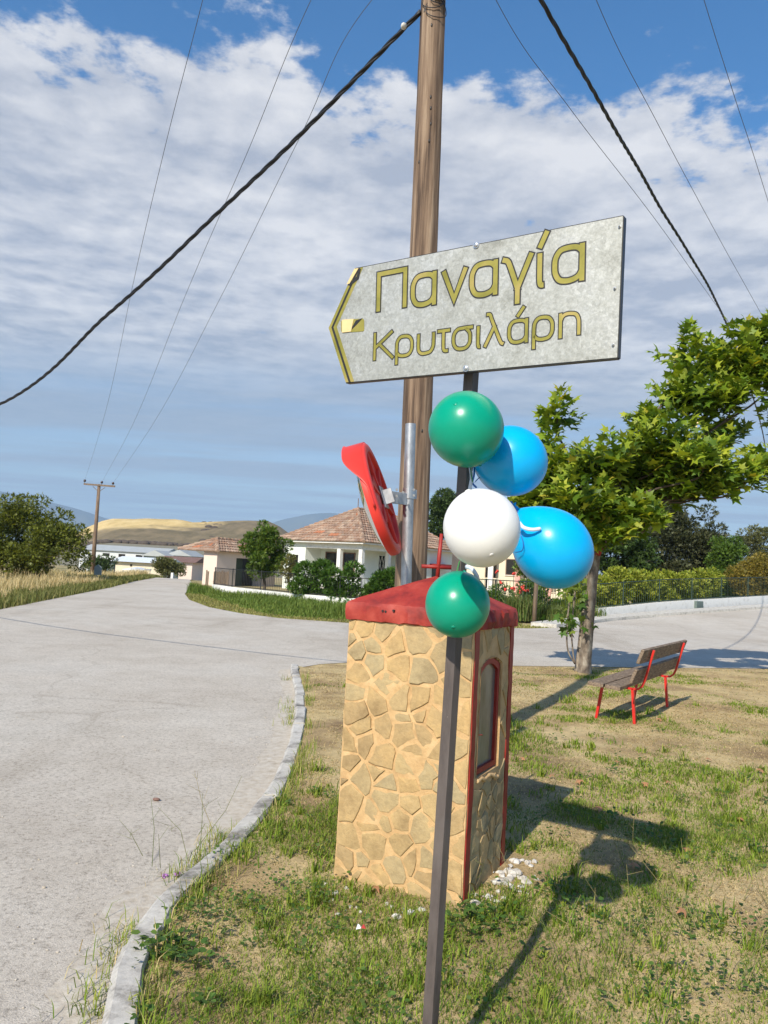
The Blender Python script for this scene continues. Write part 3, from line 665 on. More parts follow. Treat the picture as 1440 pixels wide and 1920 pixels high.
# ------------------------------------------------------------------ direction sign on its post
def build_sign():
    rt, rb, lt, lb = P(1168, 405, 2.17), P(1157, 670, 2.17), P(665, 504, 2.69), P(648, 717, 2.69)
    mid_r, mid_l = (rt+rb)/2, (lt+lb)/2
    ex = mid_r-mid_l; Wd = np.linalg.norm(ex); ex /= Wd
    ez = ((rt-rb)+(lt-lb))/2; ez -= ex*(ez @ ex); H = np.linalg.norm(ez); ez /= H; en = np.cross(ex, ez)      # towards the viewer
    O = mid_l
    def onplane(x, y):
        q = ray(x, y); t = ((O-CAM) @ en)/(q @ en); w = CAM+q*t-O; return np.array([w @ ex, w @ ez])
    def L(u, v, n=0.): return O+ex*u+ez*v+en*n
    tip = onplane(616, 615)
    outline = [onplane(648, 717), onplane(1157, 670), onplane(1168, 405), onplane(665, 504), tip]
    base = np.array([.22, 2.43, 0.])
    T = empty('direction_sign', tuple(base), 'galvanised arrow road sign with gold Greek lettering on brown square post', 'sign')
    MB().prism([L(u, v, -.004) for u, v in outline], en*.004).build('plate', 'signzinc', T)
    # folded rim at the right and lower edge
    mb = MB(); a, b, c, d, _ = outline
    for p0, p1 in ((a, b), (b, c), (c, d)):
        dv = (p1-p0)/np.linalg.norm(p1-p0); m = (p0+p1)/2; nn = np.array([-dv[1], dv[0]]); l = np.linalg.norm(p1-p0)
        mb.box(L(*(m-nn*.0015), -.013), (l, .003, .022), [ex*dv[0]+ez*dv[1], ex*nn[0]+ez*nn[1], en])
    mb.build('rim', 'blackfilm', T)
    # square tube post
    top = np.array([.2650, 2.468, 2.60]); bot = np.array([.2235, 2.456, -.12]); th = rad(41); w = .036; ax = (top-bot)/np.linalg.norm(top-bot)
    x1 = np.array([math.cos(th), -math.sin(th), 0]); x1 -= ax*(x1 @ ax); x1 /= np.linalg.norm(x1); x2 = np.cross(ax, x1)
    MB().box((top+bot)/2, (w, w, np.linalg.norm(top-bot)), [x1, x2, ax]).build('post', 'postpaint', T, bevel=.0022, seg=2)
    # bolts: two carrying bolts, rivets at the right edge
    for (bx, by, r) in ((893, 460, .0085), (874, 691, .0085), (1162, 425, .0035), (1153, 541, .0035), (1150, 647, .0035)):
        u, v = onplane(bx, by); mb = MB(); mb.tube([L(u, v, .0005), L(u, v, .003)], [r*1.3, r*1.25], 12); mb.tube([L(u, v, .003), L(u, v, .006), L(u, v, .008)], [r*.9, r*.8, r*.35], 10)
        mb.build('bolt', 'steel', T, smooth=False)
    MB().box(L(*onplane(906, 456), -.010), (.05, .012, .004), [ex, ez, en]).build('clamp_tab', 'galv', T)
    # gold film chevron with dark stripe down the point
    def band(name, s0, s1, mat, n):
        """chevron between horizontal offsets s0..s1 from the pointed edge"""
        tl, bl, tp = outline[4-1], outline[0], outline[4]
        q = [tl+(s0, 0), tp+(s0, 0), bl+(s0, 0), bl+(s1, 0), tp+(s1, 0), tl+(s1, 0)]
        o = MB(); o.add([L(*k, n) for k in q], [(0, 1, 4, 5), (1, 2, 3, 4)]); return o.build(name, mat, T)
    band('film_border', .001, .037, 'goldfilm', .0005); band('film_stripe', .0135, .0225, 'blackfilm', .0010)
    # peeled corner at the top of the chevron: film curls off the plate
    A = [onplane(665.5, 504.5), onplane(673, 503), onplane(651, 534), onplane(656, 532)]
    o = MB(); g = [L(*A[0], .003), L(*A[1], .002), L(*A[3], .002), L(*A[2], .004)]; o.add(g, [(0, 1, 2, 3)]); o.add([q+en*.0006 for q in g], [(0, 1, 2, 3)]); o.build('film_curl', 'palegold', T)
    o = MB(); o.prism([L(*onplane(*q), .0012) for q in ((674, 502.5), (677, 504.5), (673, 523), (657, 536), (652, 534.5), (669, 519), (672.5, 507))], en*.0008); o.build('peel_gap', 'blackfilm', T)
    # folded sticker tag near the point
    def rr_(x0, y0, x1, y1, sk): return [onplane(*q) for q in ((x0+2, y0), (x1-2, y0-sk), (x1, y0-sk+3), (x1, y1-sk-2), (x1-2, y1-sk), (x0+2, y1), (x0, y1-3), (x0, y0+3))]
    MB().prism([L(*q, .0005) for q in rr_(640, 600, 683, 624, 2.5)], en*.001).build('sticker', 'goldfilm', T)
    MB().prism([L(*onplane(*q), .0017) for q in ((642, 600), (664, 598), (659, 622), (642, 624))], en*.0016).build('sticker_fold', 'palegold', T)
    MB().prism([L(*onplane(*q), .0016) for q in ((657, 621), (668, 601), (680, 597), (671, 607))], en*.0012).build('sticker_curl', 'blackfilm', T)
    # lettering: each letter drawn with a broad stroke, a dark outline film under a gold one
    C_ = 1.27
    GL = {'Π': [[(0, 0, 'k'), (0, C_, 'k'), (1, C_, 'k'), (1, 0, 'k')]],
          'α': [[(1, 1), (1, 0)], [(1, .84), (.82, .97), (.5, 1.0), (.2, .95), (.03, .74), (0, .5), (.03, .26), (.18, .06), (.45, 0), (.72, .03), (.9, .12), (1, .27)]],
          'ν': [[(0, 1, 'k'), (.5, 0, 'k'), (1, 1, 'k')]],
          'γ': [[(0, .98), (.12, .93), (.22, .76), (.52, .02)], [(1, 1), (.52, .02)], [(.52, .06), (.52, -.40)]],
          'ί': [[(.18, 1), (.18, .3), (.26, .07), (.5, 0), (.95, 0)], [(.25, 1.18), (1.25, 1.50)]],
          'ι': [[(.18, 1), (.18, .3), (.26, .07), (.5, 0), (.95, 0)]],
          'Κ': [[(0, 0), (0, C_)], [(.95, C_), (.05, .60)], [(.30, .72), (1.02, 0)]],
          'ρ': [[(0, -.42), (0, .5), (.05, .78), (.22, .96), (.5, 1), (.80, .94), (.97, .74), (1, .5), (.97, .26), (.80, .06), (.5, 0), (.2, .04), (0, .2)]],
          'υ': [[(0, 1), (0, .34), (.06, .12), (.25, 0), (.52, .0), (.80, .06), (.96, .26), (1, .5), (1, 1)]],
          'τ': [[(0, 1), (1, 1)], [(.48, .98), (.48, .3), (.53, .07), (.68, 0), (.95, 0)]],
          'σ': [[(1.05, 1), (.5, 1), (.22, .96), (.04, .76), (0, .5), (.04, .24), (.2, .05), (.45, 0), (.70, .05), (.87, .24), (.9, .5), (.86, .76), (.66, .99)]],
          'λ': [[(.06, 1.42), (.25, 1.40), (.36, 1.18), (.62, .62), (.86, .10), (1.02, 0)], [(.50, .88), (.03, 0)]],
          'ά': [[(1, 1), (1, 0)], [(1, .84), (.82, .97), (.5, 1.0), (.2, .95), (.03, .74), (0, .5), (.03, .26), (.18, .06), (.45, 0), (.72, .03), (.9, .12), (1, .27)], [(.50, 1.20), (.80, 1.50)]],
          'η': [[(0, 1), (0, 0)], [(0, .72), (.1, .90), (.3, 1), (.58, 1), (.84, .93), (.97, .72), (1, .45), (1, 0)]]}
    def ribbon2(mb, pts, hw, n0):
        pts = [np.array(q, float) for q in pts]; d0 = pts[1]-pts[0]; d0 /= np.linalg.norm(d0); d1 = pts[-1]-pts[-2]; d1 /= np.linalg.norm(d1); V = []
        for i_, q in enumerate(pts):
            a_ = pts[i_]-pts[max(i_-1, 0)] if i_ else d0; b_ = pts[min(i_+1, len(pts)-1)]-pts[i_] if i_ < len(pts)-1 else d1
            a_ = a_/np.linalg.norm(a_); b_ = b_/np.linalg.norm(b_); na = np.array([-a_[1], a_[0]]); nb = np.array([-b_[1], b_[0]]); m_ = na+nb; m_ /= np.linalg.norm(m_); k_ = hw/max(.45, m_ @ na)
            V += [L(*(q+m_*k_), n0), L(*(q-m_*k_), n0)]
        mb.add(V, [(2*k, 2*k+1, 2*k+3, 2*k+2) for k in range(len(pts)-1)])
    def write(body, spans, b0, b1, xh_px, stroke, edge):
        """spans: photo x of every letter's left and right edge; b0,b1 baseline ends; xh_px: photo height of the small letters at the line's left end"""
        ub0, ub1 = onplane(*b0), onplane(*b1); dirb = ub1-ub0; dirb /= np.linalg.norm(dirb); upb = np.array([-dirb[1], dirb[0]]); X = (onplane(b0[0], b0[1]-xh_px)-ub0) @ upb
        for ch, (xa, xb) in zip(body, spans):
            f_ = lambda x: (onplane(x, b0[1]+(b1[1]-b0[1])*(x-b0[0])/(b1[0]-b0[0]))-ub0) @ dirb
            ua, uw = f_(xa), f_(xb)-f_(xa); sw = stroke
            for nm, mat, add, nz in (('lettering_outline', 'blackfilm', edge, .0007), ('lettering', 'goldfilm', -edge*.25, .0012)):
                mb = MB()
                for k, st in enumerate(GL[ch]):
                    kink = len(st[0]) > 2; pts = [(ua+sw/2+q[0]*(uw-sw), (sw/2+q[1]*(X-sw)) if q[1] <= 1 else X*q[1]-sw/2) for q in st]
                    if not kink and len(pts) > 2: pts = catmull(pts, 6)
                    pts = [ub0+dirb*q[0]+upb*q[1] for q in pts]
                    for e_ in (0, -1):                                   # square ends; outline runs past the gold
                        o_ = pts[1] if e_ == 0 else pts[-2]; d_ = pts[e_]-o_; d_ /= np.linalg.norm(d_); pts[e_] = pts[e_]+d_*(sw*(.0 if kink or len(st) > 4 else .42)+add)
                    ribbon2(mb, pts, sw/2+add, nz+k*.00003)
                mb.build(nm, mat, T)
    z_ = lambda a_, b_: (580+a_/2.3226, 580+b_/2.3226)
    write('Παναγία', [z_(*q) for q in ((291, 424), (440, 553), (572, 690), (696, 820), (836, 974), (986, 1034), (1056, 1199))], (705, 590), (1094.5, 527), 62, .0168, .0034)
    write('Κρυτσιλάρη', [z_(*q) for q in ((278, 366), (374, 452), (468, 546), (555, 613), (620, 714), (725, 752), (757, 852), (862, 952), (970, 1065), (1085, 1181))], (699, 677), (1088, 631), 41.5, .0108, .0026)
build_sign()

# ------------------------------------------------------------------ balloons
def build_balloon(cx, cy, d, rx, axis_cam, mat, label, ratio=1.06):
    c = P(cx, cy, d); r = rx*d/FPX; a = np.array(axis_cam, float); a = a[0]*_R+a[1]*_U-a[2]*_f; a /= np.linalg.norm(a)    # axis points from knot to crown
    T = empty('balloon', tuple(c), label, 'balloon', 'balloons tied to the sign post')
    h = np.array([0, 0, 1.]) if abs(a[2]) < .9 else np.array([1., 0, 0]); x = np.cross(a, h); x /= np.linalg.norm(x); y = np.cross(a, x)
    n, m = 48, 32; V = []; F = []
    prof = []
    for i in range(m+1):
        t = i/m; ph = math.pi*t                                     # 0 = crown, 1 = neck
        z = math.cos(ph)*r*ratio; q = math.sin(ph)*r
        if t > .55: s = (t-.55)/.45; z -= r*.30*s**2.2; q *= 1-.14*s*s
        prof.append((z, max(q, .0)))
    prof[-1] = (prof[-1][0], .006)
    for z, q in prof:
        for k in range(n): w = 2*math.pi*k/n; V.append(c+a*z+x*q*math.cos(w)+y*q*math.sin(w))
    F = [(i*n+k, i*n+(k+1) % n, (i+1)*n+(k+1) % n, (i+1)*n+k) for i in range(m) for k in range(n)]
    mb = MB(); mb.add(V, F); mb.build('skin', mat, T, smooth=True)
    e = c+a*prof[-1][0]; mb = MB(); mb.tube([e+a*.004, e, e-a*.006, e-a*.010, e-a*.018], [.006, .0075, .0075, .005, .013], 12); mb.build('knot', mat, T, smooth=True)
    p_ = c+a*(prof[0][0]-.0008); mb = MB(); mb.tube([p_, p_+a*.0016, p_+a*.002], [.007, .0045, .001], 12); mb.build('tip', mat, T, smooth=True)
    return e-a*.012
k1 = build_balloon(874, 805, 2.30, 70.5, (-.35, .55, .75), 'balloon_green', 'upper green balloon tied just below the sign', 1.03)
k2 = build_balloon(957, 864, 2.47, 66, (.76, -.36, .54), 'balloon_blue', 'blue balloon tucked behind the upper green balloon', 1.06)
k3 = build_balloon(903, 990, 2.13, 72, (.14, -.62, .77), 'balloon_white', 'white balloon in the middle of the bunch', 1.06)
k4 = build_balloon(1036, 1028, 2.41, 72, (.61, -.73, .30), 'balloon_blue', 'blue balloon hanging farthest right beside the white one', 1.10)
k5 = build_balloon(858, 1133, 2.33, 60.5, (-.2, -.55, .8), 'balloon_green', 'lower green balloon in front of the shrine roof', 1.06)
def ribbon(pts, w, mat, label, cat='ribbon', flat=None):
    pts = catmull(pts, 8); V = []; n = len(pts)
    for i, q in enumerate(pts):
        d = pts[min(i+1, n-1)]-pts[max(i-1, 0)]; d /= np.linalg.norm(d)+1e-9; s = np.cross(d, flat if flat is not None else _f); s /= np.linalg.norm(s)+1e-9
        ww = w*(.25 if i in (0, n-1) else 1); b = np.cross(s, d)*.0004
        V += [q-s*ww/2-b, q+s*ww/2-b, q+s*ww/2+b, q-s*ww/2+b]
    F = [(i*4+j, i*4+(j+1) % 4, (i+1)*4+(j+1) % 4, (i+1)*4+j) for i in range(n-1) for j in range(4)]+[(0, 1, 2, 3), tuple((n-1)*4+j for j in (3, 2, 1, 0))]
    o = MB(); o.add(V, F); return tag(o.build('ribbon', mat, smooth=True), label, cat, 'ribbons tied to the balloons')
ribbon([P(880, 868, 2.42), P(884, 895, 2.40), P(879, 925, 2.40)], .0105, 'ribbon_white', 'white ribbon hanging down the post below the upper green balloon')
ribbon([P(889, 872, 2.41), P(889, 890, 2.39), P(886, 905, 2.40), P(894, 915, 2.40)], .006, 'ribbon_blue', 'dark blue ribbon twisting beside the post above the white balloon')
ribbon([P(882, 876, 2.40), P(884, 893, 2.38), P(887, 905, 2.385)], .003, 'ribbon_green', 'thin green string between the upper green and white balloons')
ribbon([P(957, 939, 2.45), P(966, 952, 2.44), P(976, 966, 2.43), P(982, 974, 2.43)], .005, 'ribbon_blue', 'dark blue ribbon running down to the right blue balloon')
ribbon([P(972, 978, 2.34), P(982, 989, 2.32), P(998, 993, 2.31), P(1015, 991, 2.31)], .011, 'ribbon_white', 'pale blue ribbon end curling across the right blue balloon', flat=_f)
ribbon([P(976, 1000, 2.345), P(981, 1018, 2.335), P(979, 1032, 2.335), P(966, 1036, 2.36)], .003, 'ribbon_blue', 'thin blue string looping on the right blue balloon edge')
ribbon([P(872, 1062, 2.40), P(884, 1066, 2.38), P(893, 1078, 2.38), P(896, 1088, 2.39)], .013, 'ribbon_white', 'white ribbon tail peeking between white and lower green balloons')
ribbon([k2, P(905, 880, 2.46), P(890, 905, 2.475)], .003, 'ribbon_blue', 'thin blue string tying the rear blue balloon to the post')
ribbon([k4, P(960, 985, 2.44), P(888, 960, 2.47)], .003, 'ribbon_blue', 'thin blue string tying the right blue balloon to the post')
ribbon([k5, P(856, 1080, 2.41), P(862, 1050, 2.44)], .003, 'ribbon_green', 'thin string tying the lower green balloon to the post')

# ------------------------------------------------------------------ roadside shrine
def clip_poly(poly, nx, ny, c):
    """keep the side nx*x+ny*y<=c"""
    out = []
    for i in range(len(poly)):
        a = poly[i]; b = poly[(i+1) % len(poly)]; da = nx*a[0]+ny*a[1]-c; db = nx*b[0]+ny*b[1]-c
        if da <= 0: out.append(a)
        if (da < 0) != (db < 0) and da != db: t = da/(da-db); out.append((a[0]+(b[0]-a[0])*t, a[1]+(b[1]-a[1])*t))
    return out
def cells(w, h, n, gap, seed, hole=None):
    r = random.Random(seed); pts = []; tries = 0; dmin = math.sqrt(w*h/n)*.62
    while len(pts) < n and tries < 6000:
        tries += 1; q = (r.uniform(0, w), r.uniform(0, h)); dm = dmin*r.uniform(.65, 1.25)
        if hole and hole(q): continue
        if all(math.hypot(q[0]-p_[0], (q[1]-p_[1])*1.1) > dm for p_ in pts): pts.append(q)
    wts = [r.uniform(-.0012, .0012) for _ in pts]; out = []
    for i, p_ in enumerate(pts):
        poly = [(.004, 0), (w-.004, 0), (w-.004, h), (.004, h)]
        for j, q in enumerate(pts):
            if i == j: continue
            dx, dy = q[0]-p_[0], q[1]-p_[1]; l = math.hypot(dx, dy)
            if l > .45: continue
            g = gap*r.uniform(.5, 1.5); poly = clip_poly(poly, dx/l, dy/l, (dx*(p_[0]+q[0])+dy*(p_[1]+q[1]))/(2*l)-g/2+(wts[j]-wts[i])/l)
            if len(poly) < 3: break
        if len(poly) < 3: continue
        area = .5*abs(sum(poly[k][0]*poly[(k+1) % len(poly)][1]-poly[(k+1) % len(poly)][0]*poly[k][1] for k in range(len(poly))))
        if area < .0008: continue
        out.append(poly)
    return out
def build_shrine():
    N = np.array([.483, 3.854, 0.]); a = rad(28); e1 = np.array([-math.cos(a), math.sin(a), 0]); e2 = np.array([math.sin(a), math.cos(a), 0]); up = np.array([0, 0, 1.])
    L1, L2, H = .722, .615, 1.325; Z0 = -.12
    T = empty('shrine', tuple(N+e1*L1/2+e2*L2/2), 'small stone-clad roadside shrine with red painted roof, cross and little window', 'shrine')
    wu, wv, ww, wh = .112, .575, .325, .59            # window opening on the right face: offset along e2, sill height, width, height (arched top)
    # mortar core: four skins of finely divided plaster, right face with the window recess
    mb = MB()
    def face(org, du, dv, w, h, nu, nv, nrm, hole=None):
        V = []; F = []
        for i in range(nu+1):
            for j in range(nv+1):
                u, v = w*i/nu, h*j/nv; edge = min(i, nu-i, j, nv-j) == 0
                b = 0 if edge else (fbm(np.array([u*1.0]), np.array([v*1.0]), 9, 21)[0]-.5)*.014
                V.append(org+du*u+dv*v+nrm*b)
        for i in range(nu):
            for j in range(nv):
                u, v = w*(i+.5)/nu, h*(j+.5)/nv
                if hole and hole(u, v): continue
                q = i*(nv+1)+j; F.append((q, q+nv+1, q+nv+2, q+1))
        mb.add(V, F)
    b0 = N+up*Z0; HH = H-Z0
    def inwin(u, v, m=0.):
        v = v+Z0
        if not (wu-m < u < wu+ww+m and wv-m < v < wv+wh+m): return False
        t = (u-wu-ww/2)/(ww/2+m); return v < wv+wh+m-.042*t*t
    face(b0, e1, up, L1, HH, 30, 56, -e2)
    face(b0, e2, up, L2, HH, 41, 96, -e1, hole=lambda u, v: inwin(u, v))
    face(b0+e1*L1, e2, up, L2, HH, 16, 30, e1); face(b0+e2*L2, e1, up, L1, HH, 16, 30, e2)
    wall = mb.build('wall', 'mortar', T, smooth=True)
    off = chain_loc(wall)
    # window niche, frame and pane
    o = N+e2*wu+up*wv; dp = e1
    def arch(m, k=14):
        pts = [(m, m), (ww-m, m)]
        for i in range(k+1):
            t = 1-2*i/k; pts.append((ww/2+t*(ww/2-m), wh-m-.042*t*t))
        return pts
    mb = MB(); A = arch(-.002); n = len(A); V = [o+e2*u+up*v-dp*.004 for u, v in A]+[o+e2*u+up*v+dp*.075 for u, v in A]
    mb.add(V, [(i, (i+1) % n, n+(i+1) % n, n+i) for i in range(n)]); mb.add([o+e2*u+up*v+dp*.075 for u, v in A], [tuple(range(n))])
    mb.build('niche', 'mortar', T)
    win = MB(); oa, ia = arch(.006), arch(.034)
    V = [o+e2*u+up*v+dp*.008 for u, v in oa]+[o+e2*u+up*v+dp*.008 for u, v in ia]+[o+e2*u+up*v+dp*.050 for u, v in oa]+[o+e2*u+up*v+dp*.050 for u, v in ia]
    F = [(i, (i+1) % n, n+(i+1) % n, n+i) for i in range(n)]+[(2*n+i, 2*n+(i+1) % n, 3*n+(i+1) % n, 3*n+i) for i in range(n)]+[(i, (i+1) % n, 2*n+(i+1) % n, 2*n+i) for i in range(n)]+[(n+i, n+(i+1) % n, 3*n+(i+1) % n, 3*n+i) for i in range(n)]
    win.add(V, F); wobj = win.build('window_frame', 'redpaint', T)
    MB().prism([o+e2*u+up*v+dp*.024 for u, v in arch(.030)], dp*.004).build('pane', 'shrineglass', wobj)
    h = o+e2*.020+up*.21; MB().tube([h+dp*.022, h-dp*.006, h-dp*.008+e2*.02, h-dp*.008+e2*.028-up*.006], .0022, 6).build('latch', 'redpaint', wobj, smooth=True)
    # rough sill lip under the window
    mb = MB(); r = random.Random(4)
    sp_ = [o+e2*(.01+ww*.1*i)-up*(.014+r.uniform(0, .02)+.03*max(0, i-5)/4)-dp*r.uniform(.0, .008) for i in range(11)]
    mb.tube(catmull(sp_, 2), [r.uniform(.009, .013) for i in range(21)], 7)
    mb.build('sill', 'mortar', T, smooth=True)
    # facing stones: one object each
    def stones(org, du, dv, nrm, w, h, n, seed, hole=None, thick=.0052):
        r = random.Random(seed)
        for poly in cells(w, h, n, .017, seed, hole):
            cx = sum(p_[0] for p_ in poly)/len(poly); cy = sum(p_[1] for p_ in poly)/len(poly)
            if hole and any(hole(p_) for p_ in poly): 
                poly = [p_ if not hole(p_) else (p_[0]+(cx-p_[0])*.6, p_[1]+(cy-p_[1])*.6) for p_ in poly]
                if any(hole(p_) for p_ in poly): continue
            pts = []
            for k in range(len(poly)):
                p0, p1 = poly[k], poly[(k+1) % len(poly)]; l = math.hypot(p1[0]-p0[0], p1[1]-p0[1]); m_ = max(1, int(l/.035))
                for j in range(m_):
                    t = j/m_; x, y = p0[0]+(p1[0]-p0[0])*t, p0[1]+(p1[1]-p0[1])*t
                    s = .0065; x += r.uniform(-s, s); y += r.uniform(-s, s); pts.append((min(max(x, .003), w-.003), y))
            tx, ty = r.uniform(-.05, .05), r.uniform(-.05, .05); th = thick*r.uniform(.2, 1.6); n_ = len(pts); V = []
            cc = org+du*cx+dv*cy-off
            def pos(x, y, dep, sh): xx = cx+(x-cx)*sh; yy = cy+(y-cy)*sh; return du*(xx-cx)+dv*(yy-cy)+nrm*dep
            for x, y in pts: V.append(pos(x, y, -.012, 1.0))
            for x, y in pts: V.append(pos(x, y, th*.75+tx*(x-cx)+ty*(y-cy), .985))
            for x, y in pts: V.append(pos(x, y, th+tx*(x-cx)+ty*(y-cy)+r.uniform(-.001, .001), .93))
            V.append(pos(cx, cy, th+.002, 1))
            F = [(b*n_+i, b*n_+(i+1) % n_, (b+1)*n_+(i+1) % n_, (b+1)*n_+i) for b in (0, 1) for i in range(n_)]+[(2*n_+i, 2*n_+(i+1) % n_, 3*n_) for i in range(n_)]
            me = bpy.data.meshes.new('stone'); me.from_pydata([tuple(map(float, v)) for v in V], [], F); me.update()
            bm = bmesh.new(); bm.from_mesh(me); bmesh.ops.recalc_face_normals(bm, faces=bm.faces); bm.to_mesh(me); bm.free()
            link('stone', me, 'stone', wall, tuple(cc))
    stones(N+e1*.0+up*Z0, e1, up, -e2, L1, HH-.01, 84, 11)
    st = .072
    def hole(p_): u = p_[0]+st; return inwin(u, p_[1], .012)
    stones(N+e2*st+up*Z0, e2, up, -e1, L2-st*2, HH-.01, 50, 23, hole)
    stones(N+e1*L1+up*Z0, e2, up, e1, L2, HH-.01, 44, 31)
    stones(N+e2*L2+up*Z0, e1, up, e2, L1, HH-.01, 46, 37)
    # red painted corner strips on the window side
    for u, wd in ((.040, .058), (L2-.028, .058)):
        mb = MB(); k = 26; V = []
        for i in range(k+1):
            z = Z0+.05+(H-Z0-.05)*i/k; j = (fbm(np.array([z*3]), np.array([u*9]), 3, 5)[0]-.5)*.012
            for q, dpt in ((-wd/2, -.004), (-wd/2, .0045), (wd/2, .0045), (wd/2, -.004)): V.append(N+e2*(u+q+j+random.uniform(-.0015, .0015))+up*z-e1*(dpt+random.uniform(-.001, .002)))
        F = [(i*4+j, i*4+(j+1) % 4, (i+1)*4+(j+1) % 4, (i+1)*4+j) for i in range(k) for j in range(4)]
        mb.add(V, F).build('corner_strip', 'redpaint', T)
    # roof cap: low pyramid with a thick ragged fascia
    ov = .014; c0 = N-e1*ov-e2*ov; LL1, LL2 = L1+2*ov, L2+2*ov; ctr = N+e1*L1/2+e2*L2/2; mb = MB(); k = 28; per = []
    for i in range(k): per.append(c0+e1*LL1*i/k)
    for i in range(k): per.append(c0+e1*LL1+e2*LL2*i/k)
    for i in range(k): per.append(c0+e1*LL1*(1-i/k)+e2*LL2)
    for i in range(k): per.append(c0+e2*LL2*(1-i/k))
    r = random.Random(9); n = len(per); V = []
    levels = [(H-.008, .93), (H-.004, 1.0), (H+.03, 1.012), (H+.07, 1.008), (H+.088, .985)]
    ph = [r.uniform(-1, 1) for _ in range(n)]
    for li, (z, s) in enumerate(levels):
        for i, q in enumerate(per):
            w = q-ctr; jit = (.006*ph[i]+r.uniform(-.007, .007)*(1.5 if i >= 3*k else .8)) if li in (1, 2, 3) else 0; d_ = w/np.linalg.norm(w)
            V.append(ctr+w*s+d_*jit+up*(z+(r.uniform(-.007, .004) if li in (0, 1) else r.uniform(-.003, .003))))
    rings = 8
    for j in range(1, rings+1):
        t = j/(rings+.0); s = .985*(1-t)+.004; 
        for i, q in enumerate(per): V.append(ctr+(q-ctr)*s+up*(H+.088+.160*t**.93+r.uniform(-.0025, .0025)*(t < .95)))
    tot = len(levels)+rings
    F = [(j*n+i, j*n+(i+1) % n, (j+1)*n+(i+1) % n, (j+1)*n+i) for j in range(tot-1) for i in range(n)]+[tuple(range(n))[::-1], tuple((tot-1)*n+i for i in range(n))]
    mb.add(V, F); roof = mb.build('roof', 'capred', T, smooth=True); es = roof.modifiers.new('e', 'EDGE_SPLIT'); es.split_angle = rad(26)
    for u, v in ((.41, .052), (.435, .050), (.50, .058)):               # small holes drilled in the fascia
        q = N-e2*(ov+.010)+e1*(LL1-ov-u*.7+.06)+up*(H+v); MB().tube([q-e2*.003, q+e2*.012], [.006, .006], 8).build('vent_hole', 'blackfilm', roof)
    # cross on top
    b = ctr+up*(H+.225)+e2*.02; lean = np.array([.012, 0, 0]); cx = _r*.97+np.array([0, .2, 0])
    mb = MB(); mb.tube([b, b+up*.12+lean*.4, b+up*.262+lean], [.0115, .0115, .010], 8); q = b+up*.075+lean*.3
    mb.tube([q-cx*.098, q+cx*.098], [.0105, .0105], 8); mb.build('cross', 'redpaint', T, smooth=True)
build_shrine()

# ------------------------------------------------------------------ utility pole, cables, wires
def build_pole():
    b1, b2 = atY(770, 1095, 5.9), atY(813, 0, 5.9); d = (b2-b1)/(b2[2]-b1[2]); base = b1-d*b1[2]
    T = empty('utility_pole', tuple(base), 'tall weathered wooden utility pole behind the shrine', 'utility pole'); mb = MB()
    def at(z): return base+d*z
    n = 28; zs = np.linspace(-.2, 9.6, 50); V = []; r = random.Random(3); amp = [r.uniform(-.006, .006) for _ in range(n)]
    for z in zs:
        R_ = .128-.0045*z; c = at(z)
        for k in range(n): w = 2*math.pi*k/n; rr = R_+amp[k]*.8+r.uniform(-.0015, .0015); V.append(c+np.array([rr*math.cos(w), rr*math.sin(w), 0]))
    m = len(zs); F = [(i*n+k, i*n+(k+1) % n, (i+1)*n+(k+1) % n, (i+1)*n+k) for i in range(m-1) for k in range(n)]+[tuple((m-1)*n+k for k in range(n))]
    mb.add(V, F).build('shaft', 'polewood', T, smooth=True)
    # cracks / knots
    for i in range(9):
        z = r.uniform(2.4, 6.2); w = r.uniform(-2.4, -.7); R_ = .128-.0045*z; c = at(z)+np.array([R_*math.cos(w), R_*math.sin(w), 0])*.985
        MB().sphere(c, .009, 7, 5, (.9, .9, 1.9)).build('knot', 'blackfilm', T, smooth=True)
    # fuse box and loops of wire near the top of the picture
    z = 6.16; c = at(z); q = c+np.array([.035, -.125, .07]); MB().box(q, (.055, .05, .17)).build('fuse_box', 'ceramic', T, bevel=.012, seg=2)
    MB().box(c+np.array([-.035, -.118, .12]), (.035, .03, .1)).build('fuse_clip', 'redpaint', T, bevel=.006)
    for k, (ox, oz, rx, rz, tk) in enumerate(((-.01, -.02, .085, .085, .004), (.02, -.10, .085, .08, .0035), (.03, -.03, .06, .03, .004))):
        pts = [c+np.array([ox+rx*math.cos(w), -math.sqrt(max(.0001, .112**2-(ox+rx*math.cos(w))**2))-.004, oz+rz*math.sin(w)]) for w in np.linspace(2.6, 2.6+math.pi*1.55, 22)]
        MB().tube(pts, tk, 6).build('wire_loop', 'blackcable', T, smooth=True)
    MB().tube([c+np.array([.0, -.118, -.02]), c+np.array([.07, -.10, 0.0]), c+np.array([.09, -.07, .03])], .008, 6).build('tail', 'ceramic', T, smooth=True)
    # cross-arm above the frame with three insulators
    cc = at(9.2); arm = np.array([.93, .36, 0]); arm /= np.linalg.norm(arm)
    MB().box(cc+np.array([-arm[1], arm[0], 0])*.14+arm*.4, (3.5, .09, .11), [arm, np.array([-arm[1], arm[0], 0]), np.array([0, 0, 1.])]).build('crossarm', 'oldwood', T)
    ins = []
    for s in (-1.2, .35, 2.0):
        q = cc+arm*s+np.array([-arm[1], arm[0], 0])*.14+np.array([0, 0, .06]); MB().tube([q, q+np.array([0, 0, .07]), q+np.array([0, 0, .1]), q+np.array([0, 0, .17]), q+np.array([0, 0, .19])], [.012, .012, .06, .045, .02], 10).build('insulator', 'brownceramic', T, smooth=True)
        ins.append(q+np.array([0, 0, .18]))
    return at, ins
POLE, INS = build_pole()
